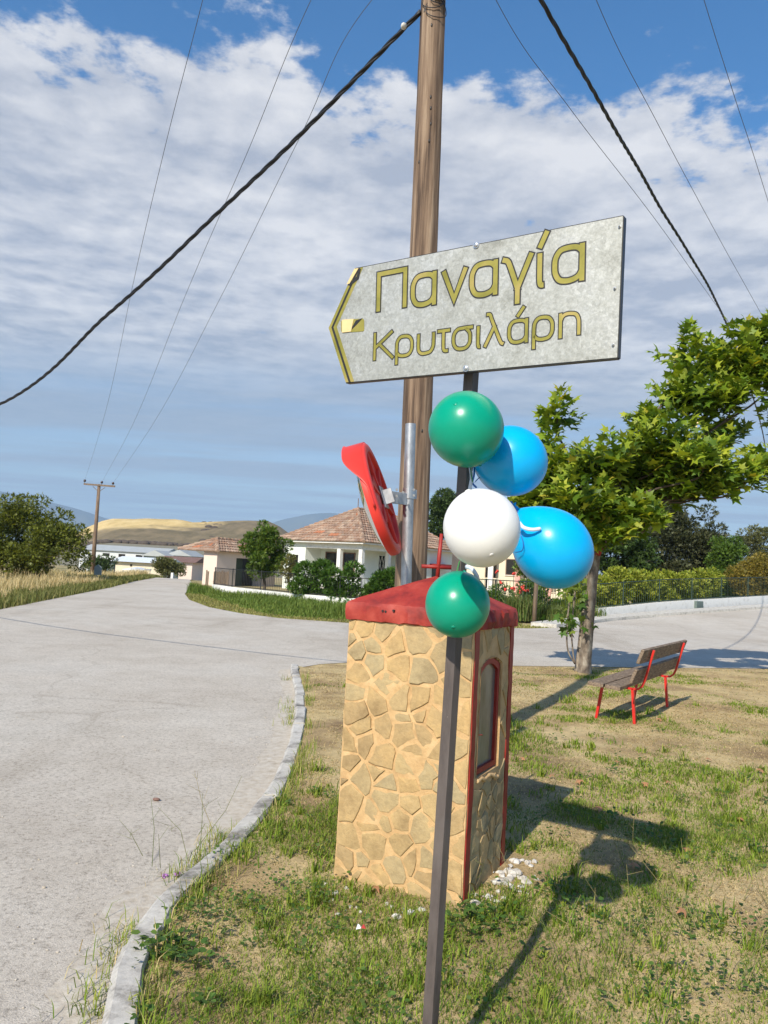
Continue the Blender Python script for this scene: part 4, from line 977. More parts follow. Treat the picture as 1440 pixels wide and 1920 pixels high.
def twisted(name, pts, label, r=.0105, strands=3, pitch=.6, rad_=.0105):
    pts = catmull(pts, 40); L = np.concatenate([[0], np.cumsum([np.linalg.norm(b-a) for a, b in zip(pts[:-1], pts[1:])])]); pts = np.array(pts)
    n = int(L[-1]/.035); s = np.linspace(0, L[-1], n); Q = np.stack([np.interp(s, L, pts[:, k]) for k in range(3)], 1)
    T = empty(name, tuple(Q[0]), label, 'cable', 'thick twisted cables from the utility pole')
    for k in range(strands):
        out = []
        for i in range(n):
            d = Q[min(i+1, n-1)]-Q[max(i-1, 0)]; d /= np.linalg.norm(d); a = np.cross(d, (0, 0, 1.)); a /= np.linalg.norm(a); b = np.cross(d, a)
            w = 2*math.pi*(s[i]/pitch+k/strands)+.8*math.sin(s[i]*1.3); out.append(Q[i]+rad_*(a*math.cos(w)+b*math.sin(w))+np.array([0, 0, .006*math.sin(s[i]*2.9)]))
        MB().tube(out, r, 6).build('strand', 'blackcable', T, smooth=True)
    return T
pp = POLE(6.07); pc = pp+np.array([-.10, -.02, 0.02])
c1 = twisted('twisted_cable', [pc, P(600, 215, 6.75), P(400, 408, 7.8), P(200, 592, 8.95), P(0, 757, 10.9), (-9.2, 13.2, 3.40), (-15., 17.6, 3.55), (-24, 24, 4.2)], 'thick black twisted cable sagging from the pole down to the left')
tp = P(757, 49, 6.03); MB().tube([tp-np.array([.006, -.004, -.004]), tp+np.array([.006, -.004, -.004])], .0255, 8).build('cable_tie', 'ceramic', c1, smooth=True)
pq = POLE(7.6)
twisted('twisted_cable', [pq+np.array([.1, 0, 0]), P(1015, 0, 6.7), P(1120, 185, 7.9), P(1230, 375, 10.4), P(1368, 622, 15.6), (13.6, 27.5, 7.0), (22.5, 45, 7.6)], 'thick black twisted cable running right, towards the plane tree')
FP = np.array([-20.6, 55., -.35])
FARM = np.array([1., -.15, 0]); FARM /= np.linalg.norm(FARM)
def wire(pts, label, r=.0045):
    mb = MB(); mb.tube(catmull(pts, 14), r, 5); return tag(mb.build('overhead_wire', 'wiregrey', smooth=True), label, 'wire', 'thin overhead wires')
fi = [atY(159, 901, 55), atY(191, 904, 54.9), atY(212, 906, 54.8)]
wire([INS[0], atZ(380, 0, 8.7), atZ(312, 265, 8.0), atZ(250, 530, 7.3), atZ(197, 775, 6.75), fi[0]], 'leftmost thin overhead wire going down to the far pole')
wire([INS[1], atZ(583, 0, 8.8), atZ(462, 290, 8.0), atZ(345, 560, 7.3), atZ(247, 800, 6.7), fi[1]], 'middle thin overhead wire going down to the far pole')
wire([INS[2], atZ(697, 0, 8.9), atZ(560, 262, 8.1), atZ(410, 565, 7.3), atZ(290, 790, 6.7), fi[2]], 'right thin overhead wire of three going down to the far pole')
wire([INS[0], atZ(930, 0, 8.9), atZ(1070, 205, 8.6), atZ(1235, 420, 8.3), atZ(1372, 612, 8.1), atZ(1500, 780, 8.2)], 'thin overhead wire crossing the thick cable on the right')
wire([INS[1], atZ(1118, 0, 9.0), atZ(1235, 235, 8.7), atZ(1350, 450, 8.4), atZ(1440, 612, 8.2), atZ(1530, 780, 8.3)], 'thin overhead wire right of the thick right-hand cable')
wire([INS[2], atZ(1320, 0, 9.1), atZ(1380, 190, 8.8), atZ(1440, 377, 8.5), atZ(1545, 720, 8.3)], 'thin overhead wire in the top right corner')

# ------------------------------------------------------------------ traffic mirror on a galvanised pipe
def build_mirror():
    b1, b2 = atY(761, 1105, 5.25), atY(770, 795, 5.25); d = (b2-b1)/(b2[2]-b1[2]); base = b1-d*b1[2]
    T = empty('traffic_mirror', tuple(base), 'red convex traffic mirror seen from behind on galvanised pipe', 'traffic mirror')
    o = MB(); R_ = .0365
    o.tube([base-d*.1, base+d*1.5, b2], R_, 24, cap=False); o.tube([b2, b2-d*.3], R_*.9, 24, cap=False); V = []
    o.build('pipe', 'galv', T, smooth=True)
    c = P(716, 934, 5.14); psi, tl = rad(9.5), rad(20)
    m = np.array([-math.cos(psi)*math.cos(tl), math.sin(psi)*math.cos(tl), -math.sin(tl)])      # direction the mirror faces
    v = np.array([0, 0, 1.])-m*m[2]; v /= np.linalg.norm(v); h = np.cross(v, m)               # up along the disc, and sideways
    Rd = .388; n = 72
    def ring(r, dep): return [c+(h*math.cos(2*math.pi*k/n)+v*math.sin(2*math.pi*k/n))*r+m*dep for k in range(n)]
    # back shell: rim, recessed back plate
    prof = [(Rd, .050), (Rd+.004, .030), (Rd, .0), (Rd-.012, -.012), (Rd-.045, -.016), (Rd-.062, -.012), (Rd-.068, .012), (.17, .020), (.165, .006), (.10, .0), (0.001, .0)]
    o = MB(); V = []
    for r, dep in prof: V += ring(r, dep)
    o.add(V, [(i*n+k, i*n+(k+1) % n, (i+1)*n+(k+1) % n, (i+1)*n+k) for i in range(len(prof)-1) for k in range(n)])
    sh = o.build('back_shell', 'mirrorred', T, smooth=True)
    sm = sh.modifiers.new('e', 'EDGE_SPLIT'); sm.split_angle = rad(50)
    for k in range(6):
        w = 2*math.pi*(k+.25)/6; dv = h*math.cos(w)+v*math.sin(w); tv = -h*math.sin(w)+v*math.cos(w)
        MB().box(c+dv*.205+m*.004, (.26, .022, .026), [dv, tv, m]).build('rib', 'mirrorred', T, bevel=.004)
    # convex glass on the far side
    o = MB(); V = []; gl = [(Rd-.006, .045), (Rd-.02, .056), (.30, .085), (.2, .107), (.1, .120), (.001, .125)]
    for r, dep in gl: V += ring(r, dep)
    o.add(V, [(i*n+k, i*n+(k+1) % n, (i+1)*n+(k+1) % n, (i+1)*n+k) for i in range(len(gl)-1) for k in range(n)]); o.build('mirror_face', 'mirrorglass', T, smooth=True)
    # hood over the upper half
    o = MB(); V = []; k = 60; 
    for i in range(k+1):
        w = rad(-14)+rad(208)*i/k; t = math.sin(math.pi*i/k); ext = .012+.122*float(smooth01(.25, .78, t)); dv = h*math.cos(w)+v*math.sin(w)
        for r, dep in ((Rd+.006, .0), (Rd+.012, ext-.006), (Rd+.020, ext), (Rd+.015, ext+.004), (Rd+.006, ext-.004), (Rd+.000, .0)): V.append(c+dv*r+m*dep)
    o.add(V, [(i*6+j, i*6+(j+1) % 6, (i+1)*6+(j+1) % 6, (i+1)*6+j) for i in range(k) for j in range(6)]+[(0, 1, 2, 3, 4, 5), tuple(k*6+j for j in (5, 4, 3, 2, 1, 0))]); o.build('hood', 'mirrorred', T, smooth=True)
    # bracket
    q0 = c-m*.014; pz = base+d*(P(768, 924, 5.2)[2])
    dirb = pz-q0; dirb[2] = 0; span = np.linalg.norm(dirb); dirb /= span; fr = np.cross(dirb, (0, 0, 1.)); up = np.array([0, 0, 1.])
    MB().box(q0+dirb*(span*.5)+fr*.02+up*.006, (span-.03, .008, .082), [dirb, fr, up]).build('bracket_plate', 'galv', T, bevel=.002)
    MB().box(q0, (.010, .13, .15), [m, h, v]).build('bracket_base', 'galv', T, bevel=.002)
    MB().box(q0-m*.034, (.062, .008, .10), [m, h, v]).build('bracket_fin', 'galv', T, bevel=.002)
    MB().tube([pz-up*.035, pz+up*.035], R_+.006, 24).build('clamp', 'steel', T, smooth=False)
    MB().box(pz+dirb*.046, (.034, .03, .066), [dirb, fr, up]).build('clamp_ear', 'galv', T, bevel=.002)
    for bx, by in ((744, 918), (744, 930), (756, 923), (776, 918), (776, 929)):
        q = P(bx, by, 5.10); MB().tube([q, q+_f*.05], [.0085, .0085], 8).build('bolt', 'steel', T)
build_mirror()

# ------------------------------------------------------------------ bench
def build_bench():
    R1 = np.array([2.94, 8.80, 0]); ldir = np.array([.54, .84, 0]); ldir /= np.linalg.norm(ldir); bdir = np.array([ldir[1], -ldir[0], 0]); up = np.array([0, 0, 1.])   # bdir: towards the back
    T = empty('bench', tuple(R1+ldir*.85-bdir*.2), 'wooden park bench with red metal legs seen from behind', 'bench'); span = 1.62
    ov0, ov1 = .37, .28; Lc = R1+ldir*(span+ov1-ov0)/2; LL = span+ov0+ov1
    seat = .415
    def plank(b0, z0, w, t, tilt, name):
        ax = bdir*math.cos(tilt)+up*math.sin(tilt); nz = np.cross(ldir, ax); q = Lc+bdir*b0+up*z0
        off = chain_loc(T); mb = MB(); mb.box(np.zeros(3), (w, LL, t)); o = mb.build(name, 'benchwood', None, bevel=.008, seg=2)
        Mx = Matrix.Identity(4)
        for i in range(3): Mx[i][0] = ax[i]; Mx[i][1] = ldir[i]; Mx[i][2] = -nz[i]; Mx[i][3] = (q-off)[i]
        o.parent = T; o.matrix_local = Mx
    plank(-.335, seat+.030, .175, .042, rad(-4), 'seat_slat'); plank(-.145, seat+.018, .165, .042, rad(-4), 'seat_slat')
    bt = rad(70)
    plank(.075, seat+.165, .165, .036, bt, 'back_slat'); plank(.145, seat+.385, .165, .036, bt, 'back_slat')
    for s in (0, span):
        o = R1+ldir*s; mb = MB(); w = .042
        def bar(pts, th=.014):
            pts = [np.array(q, float) for q in pts]; V = []
            for i, q in enumerate(pts):
                dd = pts[min(i+1, len(pts)-1)]-pts[max(i-1, 0)]; dd = dd/np.linalg.norm(dd); nn = np.array([-dd[1], dd[0]])
                for a, b in ((-1, -1), (1, -1), (1, 1), (-1, 1)): uv = q+nn*a*th; V.append(o+ldir*b*w/2+bdir*uv[0]+up*uv[1])
            mb.add(V, [(i*4+j, i*4+(j+1) % 4, (i+1)*4+(j+1) % 4, (i+1)*4+j) for i in range(len(pts)-1) for j in range(4)]+[(0, 1, 2, 3), tuple((len(pts)-1)*4+j for j in (3, 2, 1, 0))])
        bar([(-.43, -.05), (-.36, seat-.01)]); mb2 = mb; mb2.build('leg', 'benchred', T); mb = MB()
        bar([(.02, -.05), (-.02, seat-.01)]); mb.build('leg', 'benchred', T); mb = MB()
        bar([(-.42, seat+.004), (-.02, seat-.016), (.045, seat-.010), (.085, seat+.025), (.112, seat+.09), (.205, seat+.44)], .011); mb.build('back_support', 'benchred', T)
build_bench()

# ------------------------------------------------------------------ plane tree
def build_plane_tree():
    base = np.array([3.60, 13.35, -.02]); T = empty('plane_tree', tuple(base), 'young plane tree with big lobed leaves beside the bench', 'tree'); Y0 = 13.3
    def A(x, y, dy=0.): return atY(x, y, Y0+dy)
    mb = MB(); pts = [base-np.array([0, 0, .15]), A(1097, 1245), A(1101, 1200), A(1105, 1150), A(1110, 1095), A(1117, 1040), A(1124, 1000)]
    r = random.Random(5); mb.tube(catmull(pts, 5), list(np.interp(np.linspace(0, 1, 31), [0, .1, .2, .5, 1], [.165, .128, .102, .092, .082])), 14)
    mb.build('trunk', 'bark', T, smooth=True)
    # second thinner stem hugging the trunk, and the cut stub
    mb = MB(); mb.tube(catmull([A(1082, 1262, .12), A(1090, 1200, .16), A(1097, 1130, .18), A(1108, 1040, .15)], 5), [.055]*8+[.045]*8, 10); mb.build('stem', 'bark', T, smooth=True)
    mb = MB(); q = A(1121, 1040, -.12); mb.tube([q, q+np.array([.03, -.05, .12])], [.05, .045], 10); mb.build('pruned_stub', 'redpaint', T, smooth=True)
    E = [  # (px, py, rx, ry, dy)
        (1040, 900, 62, 105, .2), (1047, 800, 30, 50, .1), (1010, 930, 50, 60, .4), (1130, 885, 62, 62, -.3), (1090, 950, 75, 60, -.5), (1185, 900, 60, 70, .2),
        (1240, 850, 62, 78, -.2), (1222, 800, 34, 36, 0.), (1300, 770, 55, 105, .1), (1292, 668, 34, 48, .1), (1385, 700, 48, 78, .4), (1340, 700, 44, 60, .6), (1430, 720, 55, 75, .2),
        (1310, 880, 70, 52, -.6), (1385, 905, 62, 34, -.3), (1445, 880, 60, 48, .1), (1240, 940, 72, 46, .3), (1150, 985, 62, 46, .0), (1085, 1005, 55, 36, .2), (1180, 960, 70, 50, .8), (1500, 800, 70, 110, .6), (1350, 830, 45, 45, .9), (1062, 985, 66, 52, -.2), (1135, 1015, 60, 34, -.4), (1205, 985, 62, 44, -.3), (1290, 930, 66, 34, -.2), (1355, 925, 60, 24, -.4), (1420, 640, 40, 40, .3), (1360, 770, 50, 60, .2), (1270, 900, 60, 60, .5), (1000, 960, 44, 46, .2), (1042, 1012, 50, 36, .1), (1165, 1012, 46, 34, .2), (1095, 1030, 40, 26, -.2)]
    fork = A(1122, 1010); mb = MB(); br = []
    for (x, y, rx, ry, dy) in E:
        c = A(x, y+ry*.3, dy); mid = fork+(c-fork)*.45+np.array([0, .15, .30]); p_ = catmull([fork, mid, c, A(x, y-ry*.55, dy)], 5); mb.tube(p_, list(np.linspace(.034, .007, len(p_))), 6)
    mb.build('branches', 'darkbark', T, smooth=True)
    pos = []; ax = []; sz = []; col = []
    cols = [(.09, .165, .014), (.17, .26, .018), (.27, .35, .028), (.42, .46, .045)]; yel = (.42, .38, .04)
    for (x, y, rx, ry, dy) in E:
        s = Y0/FPX; c = A(x, y, dy); R3 = np.array([rx*s, min(rx, ry)*s*1.0, ry*s]); nsh = max(6, int(26*(R3[0]*R3[2])/.35))
        for _ in range(nsh):
            u = rnd_unit(1)[0]; o = c+u*R3*random.uniform(.1, .62); dirv = u*np.array([.6, .6, .25])+np.array([0, 0, random.uniform(.35, 1.0)]); dirv /= np.linalg.norm(dirv); ln = random.uniform(.28, .6)*min(1.2, .5+R3[2])
            k = random.randint(10, 16)
            for i in range(k):
                t = (i+random.random())/k; w = i*2.4+random.random(); side = np.array([math.cos(w), math.sin(w), .1]); p_ = o+dirv*ln*t+side*(.10*(1-.6*t))
                a = side*(1-.45*t)+dirv*(.35+.5*t)+np.array([0, 0, -.25*(1-t)]); pos.append(p_); ax.append(a); sz.append(random.uniform(.19, .32)*(1-.42*t)); young = t**1.5*random.random()
                q = np.array(cols[0])*(1-young)+np.array(cols[3])*young if random.random() < .5 else np.array(random.choice(cols[:3])); 
                if random.random() < .015: q = np.array(yel)
                col.append(q*random.uniform(.8, 1.25))
    # leafy sprout at the trunk foot
    SP = []
    for _ in range(95):
        x = random.gauss(1073, 17); y = random.uniform(1075, 1185); SP.append(A(x, y, random.uniform(-.25, .15)))
    pos = np.array(pos); ax = np.array(ax); sz = np.array(sz); col = np.array(col); n = len(pos)
    hint = rnd_unit(n)*.55+np.array([-.25, -.45, .85])
    # the 300 leaves that show largest stand alone; the rest are one mass
    score = -(pos[:, 1])+sz*6+rng.random(n)*.5; inside = np.array([(720+FPX*((p_-CAM) @ _R)/((p_-CAM) @ _f)) < 1450 for p_ in pos]); score = np.where(inside, score, -1e9)
    order = np.argsort(-score); big = order[:300]; rest = order[300:]
    me = leaf_cloud('crown', pos[rest]-base, ax[rest], hint[rest], sz[rest], np.clip(col[rest], 0, 1), LEAF_PLANE, LEAF_PLANE_F); crown = link('crown', me, 'leaf', T); crown['kind'] = 'stuff'
    protos = []
    for k in range(6):
        me = leaf_cloud('leaf', np.zeros((1, 3)), np.array([[0, 1., 0]]), np.array([[0, 0, 1.]]), np.ones(1), np.array([(*(np.array(cols[k % 4])*(1.05 if k < 4 else .8)),)]), LEAF_PLANE, LEAF_PLANE_F); me.materials.append(MATS['leaf']); protos.append(me)
    X, A_, Z = orient(ax[big], hint[big])
    for j, i in enumerate(big):
        o = bpy.data.objects.new('leaf', protos[random.randrange(6)]); COL.objects.link(o); o.parent = crown; Mx = Matrix.Identity(4)
        for k in range(3): Mx[k][0] = X[j][k]*sz[i]; Mx[k][1] = A_[j][k]*sz[i]; Mx[k][2] = Z[j][k]*sz[i]; Mx[k][3] = (pos[i]-base)[k]
        o.matrix_local = Mx
    m = len(SP); me = leaf_cloud('sprout', np.array(SP)-base, rnd_unit(m)+np.array([0, -.3, -.2]), rnd_unit(m)+np.array([0, -.4, .6]), rng.uniform(.10, .20, m), pal(m, [(.05, .11, .015), (.09, .18, .02), (.16, .22, .03)]), LEAF_PLANE, LEAF_PLANE_F); sp = link('sprout', me, 'leaf', T); sp['kind'] = 'stuff'
    mb = MB(); 
    for off in (-5, 4): mb.tube(catmull([A(1078, 1245), A(1070+off, 1220), A(1068+off, 1180), A(1074+off, 1110)], 4), [.014]*13, 6)
    mb.build('sprout_stem', 'bark', T, smooth=True)
    # seed balls
    for x, y in ((1089, 912), (1117, 937), (1308, 793), (1306, 800), (1337, 838)): MB().sphere(A(x, y, -.7), .017, 8, 6).build('seed_ball', 'palegold', T, smooth=True)
build_plane_tree()

# ------------------------------------------------------------------ houses
UP = np.array([0, 0, 1.])
class Frame:
    """local frame on a building corner: u along the left front, v along the right front"""
    def __init__(s, c, ang): s.c = np.array([c[0], c[1], 0.]); s.a = np.array([-math.cos(ang), math.sin(ang), 0]); s.b = np.array([math.sin(ang), math.cos(ang), 0])
    def p(s, u, v, z): return s.c+s.a*u+s.b*v+UP*z
    def box(s, mb, u0, u1, v0, v1, z0, z1): return mb.box(s.p((u0+u1)/2, (v0+v1)/2, (z0+z1)/2), (abs(u1-u0), abs(v1-v0), z1-z0), [s.a, s.b, UP])
TILE = [(.31, .205, .145), (.36, .25, .18), (.28, .19, .14), (.38, .28, .205), (.32, .195, .13)]
def tiled_face(mb, e0, e1, r0, r1, course=.33, tile=.26, red=.004, seed=1):
    """roof plane from eave e0-e1 up to ridge r0-r1, laid in lapped wavy courses"""
    r = random.Random(seed); e0, e1, r0, r1 = map(lambda q: np.array(q, float), (e0, e1, r0, r1))
    sl = np.linalg.norm((r0+r1)/2-(e0+e1)/2); n = max(2, int(sl/course)); nrm = np.cross(e1-e0, (r0+r1)/2-(e0+e1)/2); nrm /= np.linalg.norm(nrm)
    if nrm[2] < 0: nrm = -nrm
    patch = [(r.randrange(n), r.random()) for _ in range(2)]
    for i in range(n):
        t0, t1 = i/n, (i+1.18)/n; t1 = min(t1, 1.); a0, b0 = e0+(r0-e0)*t0, e1+(r1-e1)*t0; a1, b1 = e0+(r0-e0)*t1, e1+(r1-e1)*t1
        w = np.linalg.norm(b0-a0); k = max(1, int(w/tile)); lift = .05
        for j in range(k):
            col = np.array(r.choice(TILE))*r.uniform(.8, 1.15)
            if r.random() < red or any(pi == i and abs(pf-j/k) < .06 for pi, pf in patch): col = np.array((.42, .17, .09))
            V = []
            for s in (0, .25, .5, .75, 1.):
                f = (j+s)/k; h = .035*math.sin(math.pi*s)
                V.append(a0+(b0-a0)*f+nrm*(h+lift)); V.append(a1+(b1-a1)*f+nrm*(h+.002))
            V += [a0+(b0-a0)*(j/k)-nrm*.01, a0+(b0-a0)*((j+1)/k)-nrm*.01]
            mb.add(V, [(0, 2, 3, 1), (2, 4, 5, 3), (4, 6, 7, 5), (6, 8, 9, 7), (10, 11, 8, 6), (10, 6, 4), (10, 4, 2), (10, 2, 0)], tuple(col))
def hip_roof(T, fr, u0, u1, v0, v1, z, rise, ridge=None, seed=1, course=.33):
    """hip roof over a rectangle; ridge runs along v"""
    hw = (u1-u0)/2; um = (u0+u1)/2; L = v1-v0
    if L >= u1-u0: R0, R1 = fr.p(um, v0+hw, z+rise), fr.p(um, v1-hw, z+rise)
    else: hl = L/2; R0, R1 = fr.p(u0+hl, v0+hl, z+rise), fr.p(u1-hl, v0+hl, z+rise)
    A, B, C_, D = fr.p(u0, v0, z), fr.p(u1, v0, z), fr.p(u1, v1, z), fr.p(u0, v1, z)
    base = MB(); 
    if L >= u1-u0: base.add([A, B, C_, D, R0, R1], [(0, 1, 4), (1, 2, 5, 4), (2, 3, 5), (3, 0, 4, 5), (0, 3, 2, 1)]); faces = [(A, B, R0, R0), (B, C_, R0, R1), (C_, D, R1, R1), (D, A, R1, R0)]; hips = [(A, R0), (B, R0), (C_, R1), (D, R1), (R0, R1)]
    else: base.add([A, B, C_, D, R0, R1], [(0, 1, 5, 4), (1, 2, 5), (2, 3, 4, 5), (3, 0, 4), (0, 3, 2, 1)]); faces = [(A, B, R0, R1), (B, C_, R1, R1), (C_, D, R1, R0), (D, A, R0, R0)]; hips = [(A, R0), (D, R0), (B, R1), (C_, R1), (R0, R1)]
    o = base.build('roof', 'brownroof', T); mb = MB()
    for i, (a, b, c, d) in enumerate(faces): tiled_face(mb, a, b, c, d, course=course, seed=seed+i)
    t = mb.build('roof_tiles', 'rooftile', o); t['kind'] = 'stuff'
    mb = MB()
    for a, b in hips:
        n = max(2, int(np.linalg.norm(b-a)/.35))
        for i in range(n):
            q0, q1 = a+(b-a)*i/n, a+(b-a)*(i+1.1)/n; mb.tube([q0+UP*.05, q1+UP*.02], [.11, .085], 7, t=tuple(np.array(random.choice(TILE))*random.uniform(.85, 1.15)))
    h = mb.build('ridge_tiles', 'rooftile', o); h['kind'] = 'stuff'
    return o, (R0, R1)
def window(T, fr, face, s0, s1, z0, z1, inset=0., frame='housewall', grille=False, pos=0.):
    """window on face 'v' (left front, along u) at v=pos or 'u' (right front, along v) at u=pos"""
    def bx(mb, a0, a1, d0, d1, z0_, z1_):
        return fr.box(mb, a0, a1, pos+d0, pos+d1, z0_, z1_) if face == 'v' else fr.box(mb, pos+d0, pos+d1, a0, a1, z0_, z1_)
    f = MB(); w = .07
    for q in ((s0-w, s0, z0, z1), (s1, s1+w, z0, z1), (s0-w, s1+w, z1, z1+w), (s0-w, s1+w, z0-w, z0)): bx(f, q[0], q[1], -.05, .03, q[2], q[3])
    o = f.build('window', frame, T); m = MB(); bx(m, s0, s1, -.012, .02, z0, z1); m.build('pane', 'darkglass', o)
    m = MB(); bx(m, s0-.12, s1+.12, -.11, .02, z0-w-.05, z0-w-.004); m.build('sill', 'whitewash', o)
    if grille:
        g = MB(); n = 4
        for i in range(n):
            a = s0+(s1-s0)*i/n; b = s0+(s1-s0)*(i+1)/n
            for (x0_, x1_) in ((a, b), (b, a)):
                for zz in (z0, (z0+z1)/2):
                    q0 = fr.p(x0_, pos-.03, zz) if face == 'v' else fr.p(pos-.03, x0_, zz); q1 = fr.p(x1_, pos-.03, zz+(z1-z0)/2) if face == 'v' else fr.p(pos-.03, x1_, zz+(z1-z0)/2); g.tube([q0, q1], .018, 4)
        g.build('grille', 'whitewash', o)
    return o
def build_house():
    ec = P(672, 1019, 48.); fr = Frame((ec[0]+.25, ec[1]+.5), rad(38)); g = -.14; ez = ec[2]
    T = empty('house', tuple(fr.p(3.3, 4.5, g)), 'white bungalow with hipped terracotta tile roof and columned corner porch', 'house')
    W_, L_ = 6.9, 10.6; pu, pv = 4.9, 5.6; pd = 1.5           # porch wraps the near corner
    mb = MB(); fr.box(mb, pd, W_, pd, L_, g, ez-.02); fr.box(mb, pu, W_, 0, pd-.004, g, ez-.02); fr.box(mb, 0, pd-.004, pv, L_, g, ez-.02); mb.build('wall', 'housewall', T)
    m = MB(); fr.box(m, 0.02, pu-.004, .02, pd-.004, g, g+.35); fr.box(m, .02, pd-.008, pd+.004, pv-.004, g, g+.348); m.build('porch_floor', 'concrete', T)
    m = MB(); fr.box(m, 0, pu-.004, 0, .26, ez-.36, ez-.02); fr.box(m, 0, .26, .264, pv-.004, ez-.36, ez-.021); m.build('porch_beam', 'whitewash', T)
    m = MB(); fr.box(m, -.42, W_+.35, -.42, L_+.35, ez-.015, ez+.10); m.build('eave_slab', 'whitewash', T)
    for u, v in ((.13, .13), (1.95, .13), (.13, 2.9), (.13, pv-.3)):
        m = MB(); fr.box(m, u-.14, u+.14, v-.14, v+.14, g+.35, ez-.365); m.build('column', 'whitewash', T)
    window(T, fr, 'v', 3.3, 4.35, .95, 2.45, pos=pd-.003, frame='brownroof'); window(T, fr, 'v', 1.55+.3, 2.75, .95, 2.45, pos=pd-.003, frame='brownroof')
    window(T, fr, 'u', 3.6, 5.0, .35, 2.45, pos=pd-.003, frame='housewall', grille=True)
    window(T, fr, 'v', 5.5, 6.3, 1.0, 2.2, pos=-.003, frame='housewall')
    m = MB(); fr.box(m, -.9, -.003, 7.6, 9.6, 2.05, 2.13); m.build('awning', 'redpaint', T)
    m = MB(); fr.box(m, -.04, -.003, 7.9, 8.9, .2, 2.0); m.build('door', 'darkglass', T)
    m = MB(); m.sphere(fr.p(-.08, 6.7, 1.95), .14, 8, 6, (.8, .8, 1)); m.build('wall_lamp', 'whitewash', T, smooth=True)
    roof, (R0, R1) = hip_roof(T, fr, -.5, W_+.45, -.5, L_+.45, ez+.10, 2.45, seed=3)
    MB().tube([R0+UP*.1, R0+UP*.75], .03, 5).build('finial', 'brownroof', roof)
    return fr
build_house()
def build_annex():
    ec = P(408, 1034, 50.); fr = Frame((ec[0], ec[1]), rad(30)); g = -.2; ez = ec[2]
    T = empty('outbuilding', tuple(fr.p(1.2, 2, g)), 'small pink rendered outbuilding with tiled roof and dark open doorway', 'outbuilding')
    mb = MB(); fr.box(mb, 0, 1.15, 0, 1.9, g, ez); fr.box(mb, 0, 1.15, 4.6, 6.2, g, ez); fr.box(mb, .95, 1.15, 1.904, 4.596, g, ez); fr.box(mb, 0, .946, 1.904, 4.596, ez-.35, ez); mb.build('wall', 'pinkwall', T)
    m = MB(); fr.box(m, .45, .50, 2.0, 3.1, g, ez-.36); m.build('door', 'greenmetal', T)
    m = MB(); fr.box(m, .7, .75, 3.1, 4.55, g, ez-.36); m.build('inner_door', 'darkglass', T)
    hip_roof(T, fr, -.35, 3.2, -.35, 6.6, ez+.005, .85, seed=13)
build_annex()
def build_cream_house():
    fr = Frame(P(900, 1100, 62.)[:2], rad(20)); fr.a = -fr.a; g = -.2
    T = empty('villa', tuple(fr.p(4, 3, g)), 'cream villa with salmon columns and balcony railing behind the fence', 'house')
    m = MB(); fr.box(m, -2., 8.5, 2.0, 9, g, 5.2); m.build('wall', 'creamwall', T)
    m = MB(); fr.box(m, -2.3, 8.8, .2, 9.3, 5.2, 5.4); m.build('roof_slab', 'whitewash', T)
    for u, mm in ((.7, 'whitewash'), (2.9, 'salmon'), (5.4, 'salmon'), (7.8, 'whitewash')):
        m = MB(); fr.box(m, u-.2, u+.2, .4, .8, g, 5.19); m.build('column', mm, T)
    for u in (1.7, 3.6, 6.2): window(T, fr, 'v', u, u+.75, 1.7, 2.9, pos=2.-.003, frame='oldwood')
    window(T, fr, 'v', .0, .8, .4, 2.5, pos=2.-.003, frame='oldwood')
    m = MB(); fr.box(m, -1.9, 8.4, .45, 1.99, g, .35); m.build('terrace', 'creamwall', T)
    m = MB(); fr.box(m, -1.8, 8.2, .55, .62, 1.24, 1.32); fr.box(m, -1.8, 8.2, .55, .62, .42, .47); m.build('railing', 'creamwall', T)
    for i in range(40): m = MB(); fr.box(m, -1.75+i*.25, -1.70+i*.25, .56, .61, .36, 1.25); m.build('railing_bar', 'creamwall', T)
build_cream_house()

def valley_building(name, x0, x1, ytop, yeave, d, depth, wallm, roofm, label, slits=(), group=None, gable=False, cat='building'):
    a, b = P(x0, yeave, d), P(x1, yeave, d); a[2] = b[2] = (a[2]+b[2])/2; ez = a[2]; ux = (b-a); ux[2] = 0; Wd = np.linalg.norm(ux); ux /= Wd; vy = np.array([-ux[1], ux[0], 0])
    g = float(min(terrain(a[0], a[1]), terrain(b[0], b[1])))-.8; rz = P((x0+x1)/2, ytop, d+depth/2)[2]
    T = empty(name, tuple((a+b)/2+vy*depth/2+UP*(g-ez)), label, cat, group); m = MB(); m.box((a+b)/2+vy*depth/2+UP*((g-ez)/2), (Wd, depth, ez-g), [ux, vy, UP]); m.build('wall', wallm, T)
    o = .5; e = [a-ux*o-vy*o, b+ux*o-vy*o, b+ux*o+vy*(depth+o), a-ux*o+vy*(depth+o)]; m = MB(); rise = UP*(rz-ez)
    if gable:
        r0, r1 = (e[0]+e[1])/2+rise, (e[2]+e[3])/2+rise; m.add(e+[r0, r1], [(0, 1, 4), (1, 2, 5, 4), (2, 3, 5), (3, 0, 4, 5)])
    else:
        r0, r1 = (e[0]+e[3])/2+rise, (e[1]+e[2])/2+rise; m.add(e+[r0, r1], [(0, 1, 5, 4), (2, 3, 4, 5), (1, 2, 5), (3, 0, 4)])
    m.add(e, [(3, 2, 1, 0)]); m.build('roof', roofm, T)
    for s0, s1, zt, zb in slits:
        q = a+ux*Wd*(s0+s1)/2-vy*.02+UP*(-(zt+zb)/2); m = MB(); m.box(q, (Wd*(s1-s0), .06, zb-zt), [ux, vy, UP]); m.build('window', 'darkglass', T)
    return T
valley_building('warehouse', 150, 305, 1023.5, 1034, 185, 16, 'warewall', 'graymetalroof', 'long pale warehouse with grey roof below the hill', ((.28, .36, .6, 1.3), (.47, .55, .6, 1.3), (.68, .76, .6, 1.3)))
